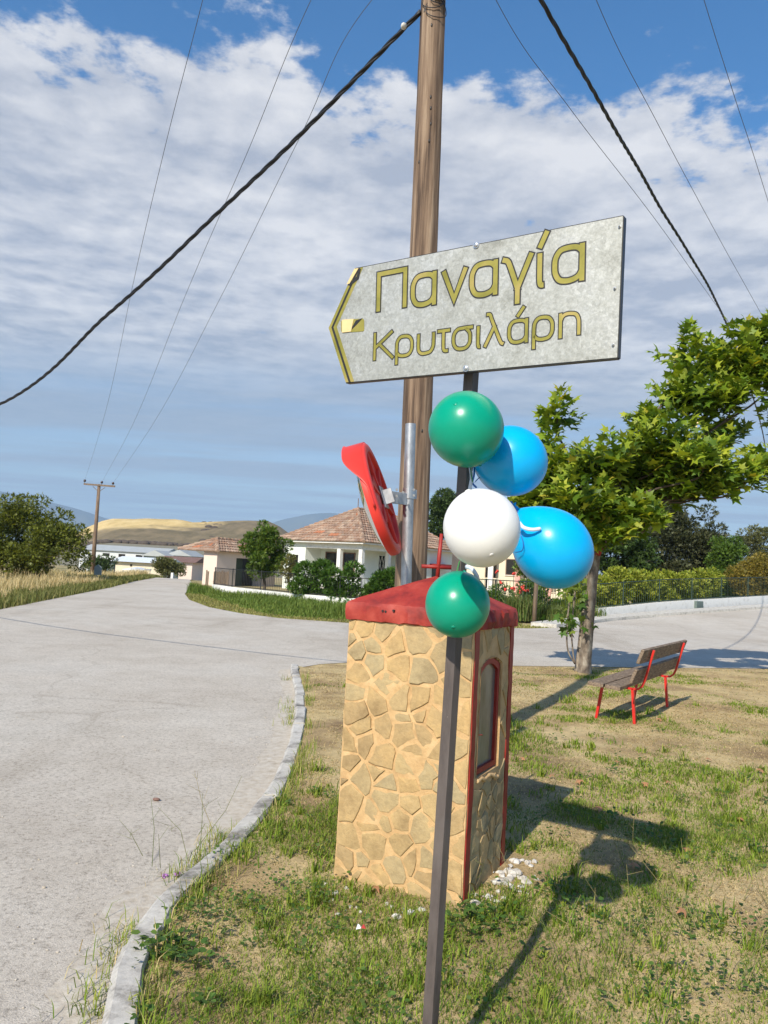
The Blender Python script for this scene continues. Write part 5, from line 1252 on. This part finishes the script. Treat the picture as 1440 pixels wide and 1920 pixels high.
valley_building('barn', 269, 312, 1032, 1043, 165, 14, 'greypanel', 'graymetalroof', 'grey gabled barn in front of the long warehouse', gable=True)
valley_building('barn', 315, 356, 1031, 1042, 172, 14, 'greypanel', 'graymetalroof', 'grey-green gabled barn at the right end of the warehouses', gable=True)
valley_building('farm_building', 217, 306, 1044.5, 1054.5, 88, 7, 'creamwall', 'whiteroof', 'low cream farm building with white metal roof by the road', ((.31, .35, .25, .5),))
valley_building('farm_house', 300, 361, 1043, 1053.5, 108, 8, 'pinkwall', 'brownroof', 'low house with brown roof behind the round bush')
valley_building('farm_shed', 168, 214, 1047, 1050, 98, 6, 'panelbox', 'brownroof', 'dark low shed left of the cream farm building', cat='shed')
def build_canopy():
    a, b = P(228, 1068.5, 79), P(271, 1069.5, 79); T = empty('canopy', tuple((a+b)/2-UP*2.2), 'white flat canopy in front of the cream farm building', 'canopy'); d = b-a; l = np.linalg.norm(d); d /= l; vy = np.array([-d[1], d[0], 0]); vy /= np.linalg.norm(vy)
    m = MB(); n = 10; V = []
    for i in range(n+1):
        t = i/n; q = a+d*l*t; h = .26*math.sin(math.pi*min(1, t*1.15)**.8) if t < .87 else .05
        V += [q, q+UP*(.06+h*.5), q+vy*2.4+UP*(.06+h), q+vy*2.4]
    m.add(V, [(i*4+j, i*4+(j+1) % 4, (i+1)*4+(j+1) % 4, (i+1)*4+j) for i in range(n) for j in range(4)]+[(0, 1, 2, 3), tuple(n*4+j for j in (3, 2, 1, 0))]); m.build('sheet', 'whiteroof', T)
    for s in (.05, .95):
        for v in (.1, 2.3): q = a+d*l*s+vy*v; MB().tube([q, q-UP*2.6], .04, 6).build('post', 'greypanel', T)
build_canopy()
m = MB(); a, b = P(226, 1073, 76), P(285, 1077, 74); m.prism([a-UP*2.2, b-UP*2.2, b, a], np.array([.05, .25, 0])); tag(m.build('yard_wall', 'creamwall'), 'low cream yard wall in front of the farm building', 'wall')
m = MB(); q = P(323, 1079, 70); MB; m.tube([q-UP*1.0, q+UP*.25], [.14, .13], 7); tag(m.build('marker_stone', 'whitewash'), 'short white marker post at the roadside by the round bush', 'post')

# far wooden pole with cross-arm
def far_pole():
    top, bot = atY(186, 908, 55), atY(171.5, 1095, 55); T = empty('utility_pole', tuple(bot-UP*.3), 'distant wooden pole with crossarm beside the left verge', 'utility pole'); MB().tube([bot-UP*.6, top], [.17, .11], 10).build('shaft', 'polewood', T, smooth=True)
    l, r = atY(157.5, 907.5, 55), atY(215.5, 912, 54.8); d = (r-l)/np.linalg.norm(r-l); MB().box((l+r)/2, (np.linalg.norm(r-l), .1, .12), [d, np.cross(UP, d), UP]).build('crossarm', 'oldwood', T)
    for q in fi: MB().tube([q-UP*.20, q-UP*.1, q-UP*.08, q+UP*.06, q+UP*.08], [.015, .015, .09, .08, .03], 8).build('insulator', 'brownceramic', T, smooth=True)
    for s in (-.45, .45): c = top-UP*.2; MB().tube([c+d*0-UP*.35, c+d*s], [.02, .02], 5).build('brace', 'oldwood', T)
far_pole()
def back_sign():
    T = empty('road_sign', tuple(atY(183, 1092, 46)), 'grey back of a road sign beside the distant pole', 'sign'); q = [atY(x, y, 46) for x, y in ((176, 1078), (190, 1078), (191, 1064), (184, 1058), (177, 1063))]
    MB().prism(q, np.array([0, .03, 0])).build('panel', 'greypanel', T); a = atY(183, 1060, 46.05); MB().tube([np.array([a[0], a[1], -.4]), a], .035, 6).build('post', 'galv', T)
back_sign()

# ------------------------------------------------------------------ walls and fences
LWALL = [(-8.6, 39.6), (-7.25, 37.4), (-3.96, 33.7), (-1.32, 32.0), (2.2, 31.2)]
RWALL = [tuple(q) for q in RW3]
T = empty('garden_wall', (-3, 33, -.13), 'low whitewashed garden wall with black railing in front of the bungalow', 'wall')
strip(LWALL, .2, -.2, .30).build('wall', 'whitewash', T)
T2 = empty('boundary_wall', (10, 34, -.13), 'low whitewashed wall with green railing along the right-hand road', 'wall')
strip(RWALL, .22, -.5, .46).build('wall', 'whitewash', T2)
def railing(T, line, z0, z1, sp, mat, maxn, t=.012):
    q = densify(line, .02); L = np.concatenate([[0], np.cumsum([np.linalg.norm(b-a) for a, b in zip(q[:-1], q[1:])])]); q = np.array(q); tot = L[-1]; n = min(maxn, int(tot/sp)); off = chain_loc(T)
    me = None
    for i in range(n):
        s = (i+.5)*sp; x, y = np.interp(s, L, q[:, 0]), np.interp(s, L, q[:, 1]); zo = np.interp(s, L, q[:, 2]) if q.shape[1] > 2 else 0.; post = i % 18 == 0
        if post: MB().box((x, y, zo+(z0+z1)/2+.02), (.05, .05, z1-z0+.04)).build('post', mat, T); continue
        if me is None: o = MB().box((off[0], off[1], off[2]), (t, t, z1-z0-.05)).build('baluster', mat, T); me = o.data; o.location = (x-off[0], y-off[1], zo+(z0+z1)/2-off[2])
        else: link('baluster', me, None, T, (x-off[0], y-off[1], zo+(z0+z1)/2-off[2]))
    end = n*sp; ss = np.arange(0, end, .6); P3 = np.stack([np.interp(ss, L, q[:, 0]), np.interp(ss, L, q[:, 1]), np.interp(ss, L, q[:, 2]) if q.shape[1] > 2 else ss*0], 1)
    for z in (z0+.05, z1): MB().tube([(x, y, z+zo) for x, y, zo in P3], .02, 6).build('rail', mat, T)
def offs(line, d):
    p_ = [np.array(q, float) for q in line]; out = []
    for i, q in enumerate(p_):
        v = (p_[min(i+1, len(p_)-1)]-p_[max(i-1, 0)])[:2]; v = v/np.linalg.norm(v); out.append((*(q[:2]+np.array([-v[1], v[0]])*d), *q[2:]))
    return out
railing(T, offs(LWALL, .1), .30, 1.15, .14, 'blackmetal', 90)
railing(T2, offs(RWALL, .11), .46, 1.50, .165, 'greenmetal', 290, .012)
q = on_line(1308, 1138, WA, WD); m = MB(); m.box((q[0]+.03, q[1]-.04, q[2]-.02), (.66, .16, .62), [np.array([WD[0], WD[1], 0]), np.array([-WD[1], WD[0], 0]), UP]); tag(m.build('meter_cabinet', 'panelbox', bevel=.02), 'grey-green meter cabinet set against the white wall', 'cabinet')
T = empty('picket_fence', tuple(atY(405, 1092, 44)), 'short weathered wooden picket fence by the pink outbuilding', 'fence')
for i in range(15):
    x = 386+i*2.9
    if 5 > i > 1: continue
    q = atY(x, 1098+.3*i, 44.-.12*i); mm = MB(); mm.box(q+UP*.30, (.075, .03, 1.15+random.uniform(-.12, .1))); mm.build('picket', 'oldwood', T)
a, b = atY(400, 1090, 43.5), atY(428, 1095, 42.3); MB().box((a+b)/2, (np.linalg.norm(b-a), .03, .08), [(b-a)/np.linalg.norm(b-a), np.cross(UP, (b-a)/np.linalg.norm(b-a)), UP]).build('rail', 'oldwood', T)
q = G(1003, 1140, -.1); q = atY(1003, 1120, 28.3); m = MB(); m.tube([(q[0], q[1], -.2), (q[0]+.03, q[1], 1.6), (q[0]+.02, q[1], 3.4)], [.085, .08, .075], 10); tag(m.build('wooden_post', 'oldwood', smooth=True), 'bare wooden post standing in front of the green railing', 'post')

# ------------------------------------------------------------------ bushes and trees
DK = [(.022, .045, .010), (.04, .075, .015), (.07, .11, .025)]
MID = [(.045, .09, .012), (.08, .15, .02), (.14, .22, .03)]
OLV = [(.07, .08, .028), (.125, .135, .045), (.20, .205, .08)]
YEL = [(.15, .20, .02), (.25, .30, .03), (.36, .37, .05)]
GLD = [(.12, .11, .02), (.22, .18, .03), (.34, .26, .05)]
LFT = [(.065, .082, .012), (.115, .14, .017), (.19, .215, .03)]
def ptree(name, px, py, rx, ry, Y, *a, depth=None, base=None, **k):
    c = atY(px, py, Y); s = Y/FPX; R_ = (rx*s, (depth or min(rx, ry)*s), ry*s); bx = c.copy() if base is None else atY(*base, Y); bx[2] = float(terrain(bx[0], bx[1])); return tree(name, bx, c, R_, *a, **k)
ptree('broadleaf_tree', 38, 1012, 132, 84, 43., 110, .66, 26000, .18, LFT, 'large dense olive-green tree at the far left edge', tr=.2, base=(78, 1095), depth=2.6)
ptree('citrus_tree', 497, 1036, 46, 58, 40.5, 44, .36, 8200, .15, [(.045, .09, .012), (.08, .15, .018), (.16, .22, .03)], 'bright green bushy tree in front of the outbuilding', tr=.09, base=(497, 1105), depth=1.0)
ptree('thin_shrub', 541, 1065, 22, 36, 38.5, 14, .25, 900, .13, [(.10, .09, .03), (.13, .13, .03), (.2, .19, .05)], 'sparse brownish shrub between the bright tree and the vine', 'shrub', tr=.04, base=(541, 1112), depth=.5)
ptree('evergreen_tree', 828, 962, 36, 52, 66., 26, .75, 6000, .26, DK, 'dark tree rising behind the tiled roof right of the pole', tr=.18, base=(826, 1090), depth=1.4, mat='darkleaf')
ptree('round_bush', 316, 1066, 30, 17, 74., 18, .55, 3000, .22, OLV, 'round grey-green bush at the bend of the road', 'bush', tr=.08, base=(316, 1086), depth=1.2)
ptree('dark_bush', 188, 1060, 26, 17, 70., 12, .55, 1800, .22, DK, 'dark bush behind the distant pole', 'bush', tr=.08, base=(188, 1085), depth=1., mat='darkleaf')
ptree('evergreen_tree', 1272, 1045, 128, 108, 56., 100, .95, 30000, .26, [(.022, .030, .010), (.05, .06, .022), (.10, .105, .045)], 'big dark grey-green tree behind the hedge', tr=.25, base=(1275, 1130), depth=2.6, mat='darkleaf')
ptree('shade_tree', 1150, 1048, 84, 80, 42., 58, .55, 12000, .22, DK+[(.06, .11, .02)], 'dark bushy tree just right of the plane tree trunk', tr=.14, base=(1140, 1130), depth=1.5, mat='darkleaf')
ptree('laurel_tree', 1364, 1060, 38, 66, 52., 36, .55, 8200, .2, MID, 'fresh green laurel between the dark tree and golden shrub', tr=.12, base=(1366, 1130), depth=1.2)
ptree('golden_shrub', 1418, 1078, 48, 50, 50., 36, .52, 8800, .18, GLD, 'golden-green clipped shrub at the right edge', 'shrub', tr=.1, base=(1415, 1130), depth=1.2)
ptree('olive_tree', 1425, 1036, 52, 46, 72., 24, .8, 5200, .25, OLV, 'pale olive tree behind the golden shrub', tr=.12, base=(1425, 1120), depth=1.8)
ptree('dark_bush', 1372, 1112, 100, 30, 57., 40, .55, 7000, .2, DK, 'dark undergrowth below the golden shrub and laurel', 'bush', tr=.05, base=(1400, 1132), depth=1.2, mat='darkleaf')
ptree('broadleaf_tree', 1010, 1065, 44, 36, 45., 20, .4, 2600, .2, MID, 'garden tree half hidden behind the right blue balloon', tr=.08, base=(1010, 1130), depth=1.)
def hedge(name, line, off_, z0, z1, th, n, size, cols, label, mat='leaf', tmpl='oval', wav=.25):
    ln = densify(offs(line, off_), .7); cl = []
    for q in ln:
        for _ in range(3): cl.append((np.array([q[0]+random.uniform(-th, th)*.5, q[1]+random.uniform(-th, th)*.5, random.uniform(z0+.2, z1-.3)+random.uniform(-wav, wav)*.3+(q[2] if len(q) > 2 else 0.)]), np.array([.48, .48, .36])*random.uniform(.75, 1.2)))
    c0 = ln[len(ln)//2]; T = empty(name, (c0[0], c0[1], z0), label, 'hedge'); o = foliage('foliage', T, cl, n, size, cols, tmpl=tmpl, mat=mat); o['kind'] = 'stuff'; mb = MB()
    for q in ln[::3]: mb.tube([(q[0], q[1], -.2), (q[0]+.05, q[1], z1*.7)], [.03, .012], 5)
    mb.build('stems', 'darkbark', T); return T
hedge('vine_hedge', [(-3.5, 33.4), (-1.32, 32.1), (1.0, 31.6)],   .3, .1, 1.85, .55, 9500, .17, [(.035, .08, .012), (.06, .13, .018), (.11, .20, .03)], 'leafy green grapevine over the black railing of the bungalow', tmpl='clump')
hedge('low_hedge', [(1.3, 31.4), (3.4, 30.8)], .5, 0., 1.15, .4, 1400, .15, MID, 'small green hedge seen between the pole and the red cross')
hedge('clipped_hedge', [tuple(q) for q in RW3[2:6]], 1.0, 0., 1.95, .6, 22000, .15, YEL, 'long yellow-green clipped hedge behind the green railing')
hedge('flower_hedge', [(4.0, 29.4), (5.6, 30.0), (7.8, 31.6)], 1.0, 0., 1.45, .6, 6500, .13, MID, 'tall leafy flower bed behind the railing under the villa', tmpl='clump')
for i in range(11):
    q = atY(random.uniform(918, 992), random.uniform(1068, 1112), 30.2); mb = MB(); 
    for k in range(4): mb.sphere(q+np.array([random.uniform(-.05, .05), random.uniform(-.05, .05), random.uniform(-.05, .05)]), .045, 6, 4)
    s = MB(); T = empty('canna_flower', (q[0], q[1], -.1), 'red flower on a tall stalk in the flower bed behind the railing', 'flower', 'red flowers behind the railing'); mb.build('blossom', 'flowerred', T, smooth=True); s.tube([(q[0], q[1], -.1), q], .012, 5); s.build('stalk', 'stalkgreen' if 'stalkgreen' in MATS else 'greenmetal', T)

# ------------------------------------------------------------------ grasses
GREEN = [(.085, .16, .012), (.15, .235, .020), (.225, .30, .035), (.31, .335, .06)]
STRAW = [(.52, .40, .20), (.43, .32, .155), (.60, .48, .265), (.36, .265, .135)]
MID_G = [(.17, .19, .055), (.24, .22, .08)]
BARE = (2.05, 7.95)
def greenness(x, y):
    n = fbm(x, y, .75, 31, 4); f = fbm(x, y, 2.6, 44, 3); g = .62*n+.38*f
    bias = np.interp(y, [2, 4.5, 6.5, 9, 12, 16], [.025, -.012, -.055, -.068, -.09, -.12])-.11*smooth01(-.05, -.6, x)*smooth01(4.2, 5.6, y)+.05*smooth01(1.0, 1.5, x)*smooth01(10, 7.5, y)
    bias = bias+.07*np.exp(-((y-7.6-.25*x)/.9)**2)+.05*np.exp(-((y-10.9-.1*x)/.6)**2)
    return g+bias
def lawn_grass():
    X = []; Y = []; H = []; Wd = []; Ln = []; C_ = []
    for (y0, y1, x0, x1, dens, hh, ww) in ((1.7, 5.6, -1.0, 4.7, 9000, .034, .0036), (5.6, 9.6, -1.1, 8.0, 4000, .032, .0055), (9.6, 16.8, -1.4, 11.5, 1700, .034, .009)):
        n = int((y1-y0)*(x1-x0)*dens); x = rng.uniform(x0, x1, n); y = rng.uniform(y0, y1, n); ok = inpoly(x, y, LAWN) & (np.abs(x) < y*.8+1.1); x, y = x[ok], y[ok]
        g = greenness(x, y); isg = g > .5+rng.normal(0, .045, len(x)); bare = (fbm(x, y, .55, 77, 3) < .40)
        keep = np.where(isg, rng.random(len(x)) < .95, rng.random(len(x)) < np.where(bare, .16, .62)); keep &= ~(inkiosk(x, y)); keep &= (np.hypot(x-BARE[0], (y-BARE[1])*.7) > .45*rng.uniform(.6, 1.5, len(x)))
        x, y, g, isg = x[keep], y[keep], g[keep], isg[keep]; n = len(x)
        lush = np.clip((g-.48)*6, 0, 1); h = hh*np.where(isg, .55+1.15*lush*fbm(x, y, 5, 55, 2)*1.3, .55)*rng.uniform(.45, 1.4, n)
        c = np.where(isg[:, None], pal(n, GREEN, [.25, .35, .25, .15]), pal(n, STRAW)); mid = rng.random(n) < .10; c = np.where(mid[:, None], pal(n, MID_G), c)
        X.append(x); Y.append(y); H.append(h); Wd.append(ww*rng.uniform(.7, 1.3, n)); Ln.append(np.where(isg, rng.uniform(.3, 1.3, n), rng.uniform(.8, 2.2, n))); C_.append(c)
    # tufts
    for _ in range(900):
        y = random.uniform(2.0, 10.5); x = random.uniform(-.62*y, .62*y); 
        if not inpoly(np.array([x]), np.array([y]), LAWN)[0] or inkiosk(np.array([x]), np.array([y]))[0]: continue
        if greenness(np.array([x]), np.array([y]))[0] < .485+random.gauss(0, .025): continue
        k = random.randint(14, 34); s = random.uniform(.03, .10); X.append(rng.normal(x, s*.5, k)); Y.append(rng.normal(y, s*.5, k)); H.append(rng.uniform(.03, .12, k)*random.uniform(.5, 1.25)); Wd.append(np.full(k, .004+.0006*y)); Ln.append(rng.uniform(.15, 1.0, k)); C_.append(pal(k, GREEN))
    # along the kerb, both sides, and round the shrine foot
    kp = np.array(densify(KC, .03)); kp = kp[(kp[:, 1] > 2.3) & (kp[:, 1] < 12)]
    for q in kp[::2]:
        n1 = fbm(np.array([q[0]]), np.array([q[1]]), 1.3, 91, 2)[0]
        for side, thr, kk in ((1, .40, 30), (-1, .44, 34)):
            f = n1 if side > 0 else fbm(np.array([q[1]*1.0]), np.array([3.3]), .9, 17, 2)[0]
            if q[1] > 6.3 and random.random() < .75: continue
            if f < thr: continue
            k = int(kk*random.uniform(.3, 1)); x = q[0]+side*(.062+np.abs(rng.normal(0, .07 if side > 0 else .075, k))); y = q[1]+rng.normal(0, .05, k); X.append(x); Y.append(y); H.append(rng.uniform(.04, .14, k)); Wd.append(np.full(k, .0045)); Ln.append(rng.uniform(.2, 1.0, k)); C_.append(pal(k, GREEN+STRAW[:1]))
    x, y, h, w, l, c = map(np.concatenate, (X, Y, H, Wd, Ln, C_)); on = inpoly(x, y, LAWN); z = np.where(on, lawn_z(x, y), RZ)-.004
    me = blades('lawn_grass', x, y, z, h, w, l, np.clip(c, 0, 1)); tag(link('lawn_grass', me, 'grassblade'), 'short green and straw-coloured grass covering the corner lawn', None, None, 'stuff')
def inkiosk(x, y):
    a = rad(28); dx = x-.483; dy = y-3.854; u = -dx*math.cos(a)+dy*math.sin(a); v = dx*math.sin(a)+dy*math.cos(a); return (u > -.01) & (u < .745) & (v > -.01) & (v < .63)
lawn_grass()
def low_weeds():
    pos = []; ax = []; sz = []; cl = []
    def rosette(x, y, n, s, r, cols):
        for _ in range(n):
            w = random.uniform(0, 2*math.pi); d = r*random.random()**.6; px_, py_ = x+d*math.cos(w), y+d*math.sin(w)
            if inkiosk(np.array([px_]), np.array([py_]))[0]: continue
            z = float(lawn_z(np.array([px_]), np.array([py_]))[0]) if inpoly(np.array([px_]), np.array([py_]), LAWN)[0] else RZ; pos.append((px_, py_, z+random.uniform(.008, .05+r*.22))); ax.append((math.cos(w), math.sin(w), random.uniform(-.1, .6))); sz.append(s*random.uniform(.6, 1.3)); cl.append(np.array(random.choice(cols))*random.uniform(.8, 1.2))
    for (px_, py_, n, s, r) in ((300, 1770, 60, .035, .11), (335, 1790, 60, .03, .12), (380, 1720, 70, .022, .14), (430, 1700, 70, .02, .16), (520, 1660, 90, .02, .2), (560, 1740, 60, .018, .2), (880, 1740, 90, .028, .13), (930, 1730, 60, .026, .12), (1050, 1680, 70, .026, .13), (1090, 1720, 60, .025, .12), (1150, 1560, 80, .03, .25), (1330, 1850, 80, .02, .2), (1240, 1880, 60, .02, .16), (1400, 1760, 70, .022, .2), (650, 1850, 60, .02, .16), (1250, 1600, 80, .025, .25), (700, 1890, 40, .02, .12)):
        q = G(px_, py_); rosette(q[0], q[1], n, s, r, [(.05, .11, .02), (.08, .16, .03), (.12, .20, .04)])
    for _ in range(620):
        y = random.uniform(2.1, 8.5); x = random.uniform(-.6*y, .6*y)
        if inpoly(np.array([x]), np.array([y]), LAWN)[0] and greenness(np.array([x]), np.array([y]))[0] > .48: rosette(x, y, random.randint(6, 16), random.uniform(.014, .028), random.uniform(.03, .09), [(.06, .12, .02), (.09, .165, .03), (.13, .19, .05)])
    n = len(pos); me = leaf_cloud('low_weeds', np.array(pos), np.array(ax), rnd_unit(n)*.4+np.array([0, 0, 1.]), np.array(sz), np.clip(np.array(cl), 0, 1), LEAF_OVAL*np.array([1.7, 1, 1]), LEAF_OVAL_F); tag(link('low_weeds', me, 'leaf'), 'low broad-leaved weeds among the lawn grass', None, None, 'stuff')
    # thin flowering stalks
    mb = MB()
    for (px_, py_, k, hh) in ((295, 1600, 3, .32), (345, 1590, 4, .42), (1170, 1790, 5, .38), (1110, 1840, 4, .36), (1290, 1740, 6, .40), (1230, 1830, 5, .4), (1380, 1850, 5, .35), (1310, 1660, 4, .35), (1180, 1640, 3, .38), (1020, 1790, 2, .3), (905, 1640, 5, .20), (575, 1880, 2, .3), (1290, 1440, 4, .3), (1415, 1700, 4, .3)):
        q = G(px_, py_)
        for _ in range(k):
            b = np.array([q[0]+random.gauss(0, .06), q[1]+random.gauss(0, .08), -.03]); l = random.uniform(.6, 1.1)*hh; t = np.array([random.gauss(0, .35), random.gauss(0, .3), 1.])*l; c = random.choice([(.20, .22, .08), (.36, .30, .14), (.14, .18, .05)]); mid = b+t*.5+np.array([random.gauss(0, .02), 0, .02]); mb.tube([b, mid, b+t], [.0018, .0014, .0008], 4, t=c)
            for j in range(random.randint(1, 4)):
                s = random.uniform(.45, .95); p0 = b+t*s; mb.tube([p0, p0+np.array([random.gauss(0, .05), random.gauss(0, .05), random.uniform(.02, .07)])], [.0011, .0007], 3, t=c)
    tag(mb.build('weed_stalks', 'grassblade'), 'thin dry and green weed stalks rising from the lawn and kerb', None, None, 'stuff')
low_weeds()
def verge_grass():
    # tall straw on the left verge, green weeds at its foot
    lp = np.array(densify(LEFTE[3:]+[(-20, 72), (-24.4, 92)], .05)); n = 34000; i = rng.integers(0, len(lp), n); d = rng.exponential(2.4, n)+.15; d = np.minimum(d, 11+rng.random(n)*6); x = lp[i, 0]-d*.95-rng.normal(0, .1, n); y = lp[i, 1]+d*.12+rng.normal(0, .2, n); dry = (d > .75+.9*fbm(x, y, .3, 5, 2)) & (fbm(x, y, .22, 61, 3) > .36)
    h = np.where(dry, rng.uniform(.25, .8, n)*(.10+1.5*fbm(x, y, .5, 19, 3)), rng.uniform(.14, .45, n)); c = np.where(dry[:, None], pal(n, [(.52, .42, .22), (.62, .52, .30), (.42, .32, .16)]), pal(n, [(.10, .12, .03), (.15, .17, .05), (.24, .22, .08)])); z = terrain(x, y)-.02
    w = np.where(dry, .022, .035)*np.clip(y/38, .7, 1.8)
    me = blades('dry_verge_grass', x, y, z, h, w, rng.uniform(.1, .7, n), np.clip(c, 0, 1)); tag(link('dry_verge_grass', me, 'grassblade'), 'tall straw-coloured grass on the left roadside verge', None, None, 'stuff')
    # green verge in front of the garden wall
    poly = VERGE+[(3.6, 28.6), (2.2, 31.2)]+LWALL[::-1][1:]+[(-10.5, 43)]; xs = rng.uniform(-11, 6.2, 90000); ys = rng.uniform(23, 43, 90000); ok = inpoly(xs, ys, poly); xs, ys = xs[ok], ys[ok]; n = len(xs); dr, _, _ = poly_dist(xs, ys, VERGE); dw, _, _ = poly_dist(xs, ys, LWALL)
    tall = smooth01(.8, 3.2, dr)*(.5+.9*fbm(xs, ys, .6, 14, 3)); h = (.06+.34*tall)*rng.uniform(.35, 1.25, n); edge = dr < .7+.9*fbm(xs, ys, .5, 3, 2); c = np.where(edge[:, None], pal(n, [(.22, .22, .06), (.34, .30, .11), (.14, .17, .04)]), pal(n, [(.08, .135, .022), (.12, .185, .03), (.18, .23, .05)]))
    me = blades('verge_grass', xs, ys, np.full(n, -.12), h, np.full(n, .028), rng.uniform(.15, .8, n), np.clip(c, 0, 1)); tag(link('verge_grass', me, 'grassblade'), 'rough green grass on the verge below the garden wall', None, None, 'stuff')
    # weeds against the right wall
    rp = np.array(densify(offs(RWALL[:4], -.35), .05)); rp3 = rp; n = 5200; i = (rng.random(n)**2.0*len(rp)*.55).astype(int); x = rp[i, 0]+rng.normal(0, .22, n); y = rp[i, 1]+rng.normal(0, .22, n); f = fbm(x, y, .45, 12, 3); ok = f > .42; zz = rp[i, 2][ok]; x, y, f = x[ok], y[ok], f[ok]; n = len(x)
    me = blades('wall_weeds', x, y, zz+.05, rng.uniform(.2, 1.0, n)*np.interp(x, [3, 5.2, 6.5, 10, 14], [1.25, 1.2, .8, .7, .3]), np.full(n, .03), rng.uniform(.1, .7, n), np.clip(pal(n, [(.07, .12, .025), (.11, .16, .035), (.20, .21, .07)]), 0, 1)); tag(link('wall_weeds', me, 'grassblade'), 'straggly weeds growing at the foot of the right-hand wall', None, None, 'stuff')
verge_grass()

# ------------------------------------------------------------------ small things on the ground
def pebbles():
    mb = MB()
    for _ in range(300):
        if random.random() < .6: i = random.randrange(len(KC)); q = KC[i]; x, y = q[0]-.09-abs(random.gauss(0, .22)), q[1]+random.gauss(0, .2)
        else: y = random.uniform(2.2, 9); x = random.uniform(-.55*y-.3, -.9)
        if inpoly(np.array([x]), np.array([y]), LAWN)[0]: continue
        r = random.uniform(.0025, .008)*(1.6 if random.random() < .06 else 1); mb.sphere((x, y, RZ+r*.4), r, 6, 4, (random.uniform(.8, 1.4), random.uniform(.8, 1.3), .65))
    tag(mb.build('gravel', 'roaddirt', smooth=False), 'loose gravel chips along the kerb and road', None, None, 'stuff')
    mb = MB(); r = random.Random(2)
    for (px_, py_, k, s) in ((960, 1640, 26, .022), (945, 1655, 22, .02), (930, 1690, 16, .02), (975, 1620, 14, .022), (985, 1650, 8, .026), (960, 1668, 14, .016), (905, 1680, 12, .012), (640, 1655, 10, .016), (655, 1690, 8, .012), (760, 1700, 12, .02), (615, 1675, 6, .012)):
        q = G(px_, py_)
        for _ in range(k*2//3):
            x, y = q[0]+r.gauss(0, .05), q[1]+r.gauss(0, .045); z = float(lawn_z(np.array([x]), np.array([y]))[0]); sc = s*r.uniform(.35, 1.1); o = len(mb.v); mb.sphere((x, y, z+sc*.3), sc, 6, 4, (r.uniform(.7, 1.5), r.uniform(.7, 1.3), r.uniform(.45, .8)))
            for i in range(o, len(mb.v)): v = mb.v[i]; mb.v[i] = (v[0]+r.uniform(-.2, .2)*sc, v[1]+r.uniform(-.2, .2)*sc, v[2]+r.uniform(-.15, .15)*sc)
    tag(mb.build('rubble', 'rubble'), 'broken white plaster rubble at the foot of the shrine', None, None, 'stuff')
pebbles()
for i, (px_, py_) in enumerate(((1205, 1475), (1160, 1435), (1255, 1470), (1280, 1605), (1195, 1640), (1285, 1720), (1080, 1470), (1330, 1430), (1240, 1355), (1030, 1460), (1390, 1540), (1130, 1525), (700, 1660), (1425, 1455), (985, 1430))):
    q = G(px_, py_); me = leaf_cloud('fallen_leaf', np.zeros((1, 3)), np.array([[math.cos(i*2.), math.sin(i*2.), .15]]), np.array([[.2, -.4, 1.]]), np.array([random.uniform(.05, .085)]), np.array([[.4, .2, .1]]), LEAF_PLANE*np.array([1, 1, 2.5]), LEAF_PLANE_F)
    o = link('fallen_leaf', me, 'dryleaf', None, (q[0], q[1], float(lawn_z(np.array([q[0]]), np.array([q[1]]))[0])+.03)); tag(o, 'curled brown plane leaf fallen on the lawn', 'leaf', 'fallen leaves on the lawn')
q = G(676, 1757); T = empty('wrapper', (q[0], q[1], 0), 'crumpled red and white wrapper lying in the grass', 'litter'); z = .035
MB().add([(q[0]-.022, q[1]-.010, z), (q[0]+.0, q[1]-.018, z+.010), (q[0]+.004, q[1]+.014, z+.002), (q[0]-.016, q[1]+.017, z+.012), (q[0]-.010, q[1]+.002, z+.018)], [(0, 1, 4), (1, 2, 4), (2, 3, 4), (3, 0, 4)]).build('white_half', 'litterwhite', T)
MB().add([(q[0]+.0, q[1]-.018, z+.011), (q[0]+.021, q[1]-.008, z+.004), (q[0]+.015, q[1]+.016, z+.012), (q[0]+.004, q[1]+.014, z+.003), (q[0]+.010, q[1]+.002, z+.02)], [(0, 1, 4), (1, 2, 4), (2, 3, 4), (3, 0, 4)]).build('red_half', 'litterred', T)
for i, (px_, py_) in enumerate(((310, 1642), (333, 1638))):
    q = P(px_, py_, 4.02); T = empty('purple_flower', (q[0], q[1], RZ), 'small purple flower beside the kerb, %s of the pair' % ('left' if i == 0 else 'right'), 'flower', 'purple flowers by the kerb'); mb = MB()
    for k in range(7): w = k*.9; mb.sphere(q+np.array([.011*math.cos(w), .011*math.sin(w), random.uniform(-.006, .006)]), .007, 6, 4, (1, 1, .6))
    mb.build('blossom', 'purple', T, smooth=True); MB().tube([(q[0], q[1], RZ), q], .0016, 4).build('stalk', 'greenmetal', T)
q = G(293, 1502, RZ); m = MB(); m.sphere((q[0], q[1], RZ+.012), .016, 8, 6, (1.7, .9, .7)); tag(m.build('stone_chip', 'brownroof', smooth=True), 'lone brown pebble lying out on the road', 'stone')

# ------------------------------------------------------------------ air
def haze():
    m = bpy.data.materials.new('haze'); m.use_nodes = True; nt = m.node_tree; nt.nodes.clear(); v = nt.nodes.new('ShaderNodeVolumePrincipled'); v.inputs['Color'].default_value = (.50, .72, 1., 1); v.inputs['Density'].default_value = 1.15e-4; v.inputs['Anisotropy'].default_value = 0.
    o = nt.nodes.new('ShaderNodeOutputMaterial'); nt.links.new(v.outputs[0], o.inputs['Volume']); MATS['haze'] = m; mb = MB(); mb.box((0, 5500, 448), (32000, 19000, 920)); tag(mb.build('haze', 'haze'), 'thin blue summer haze over the valley', None, None, 'stuff')
haze()
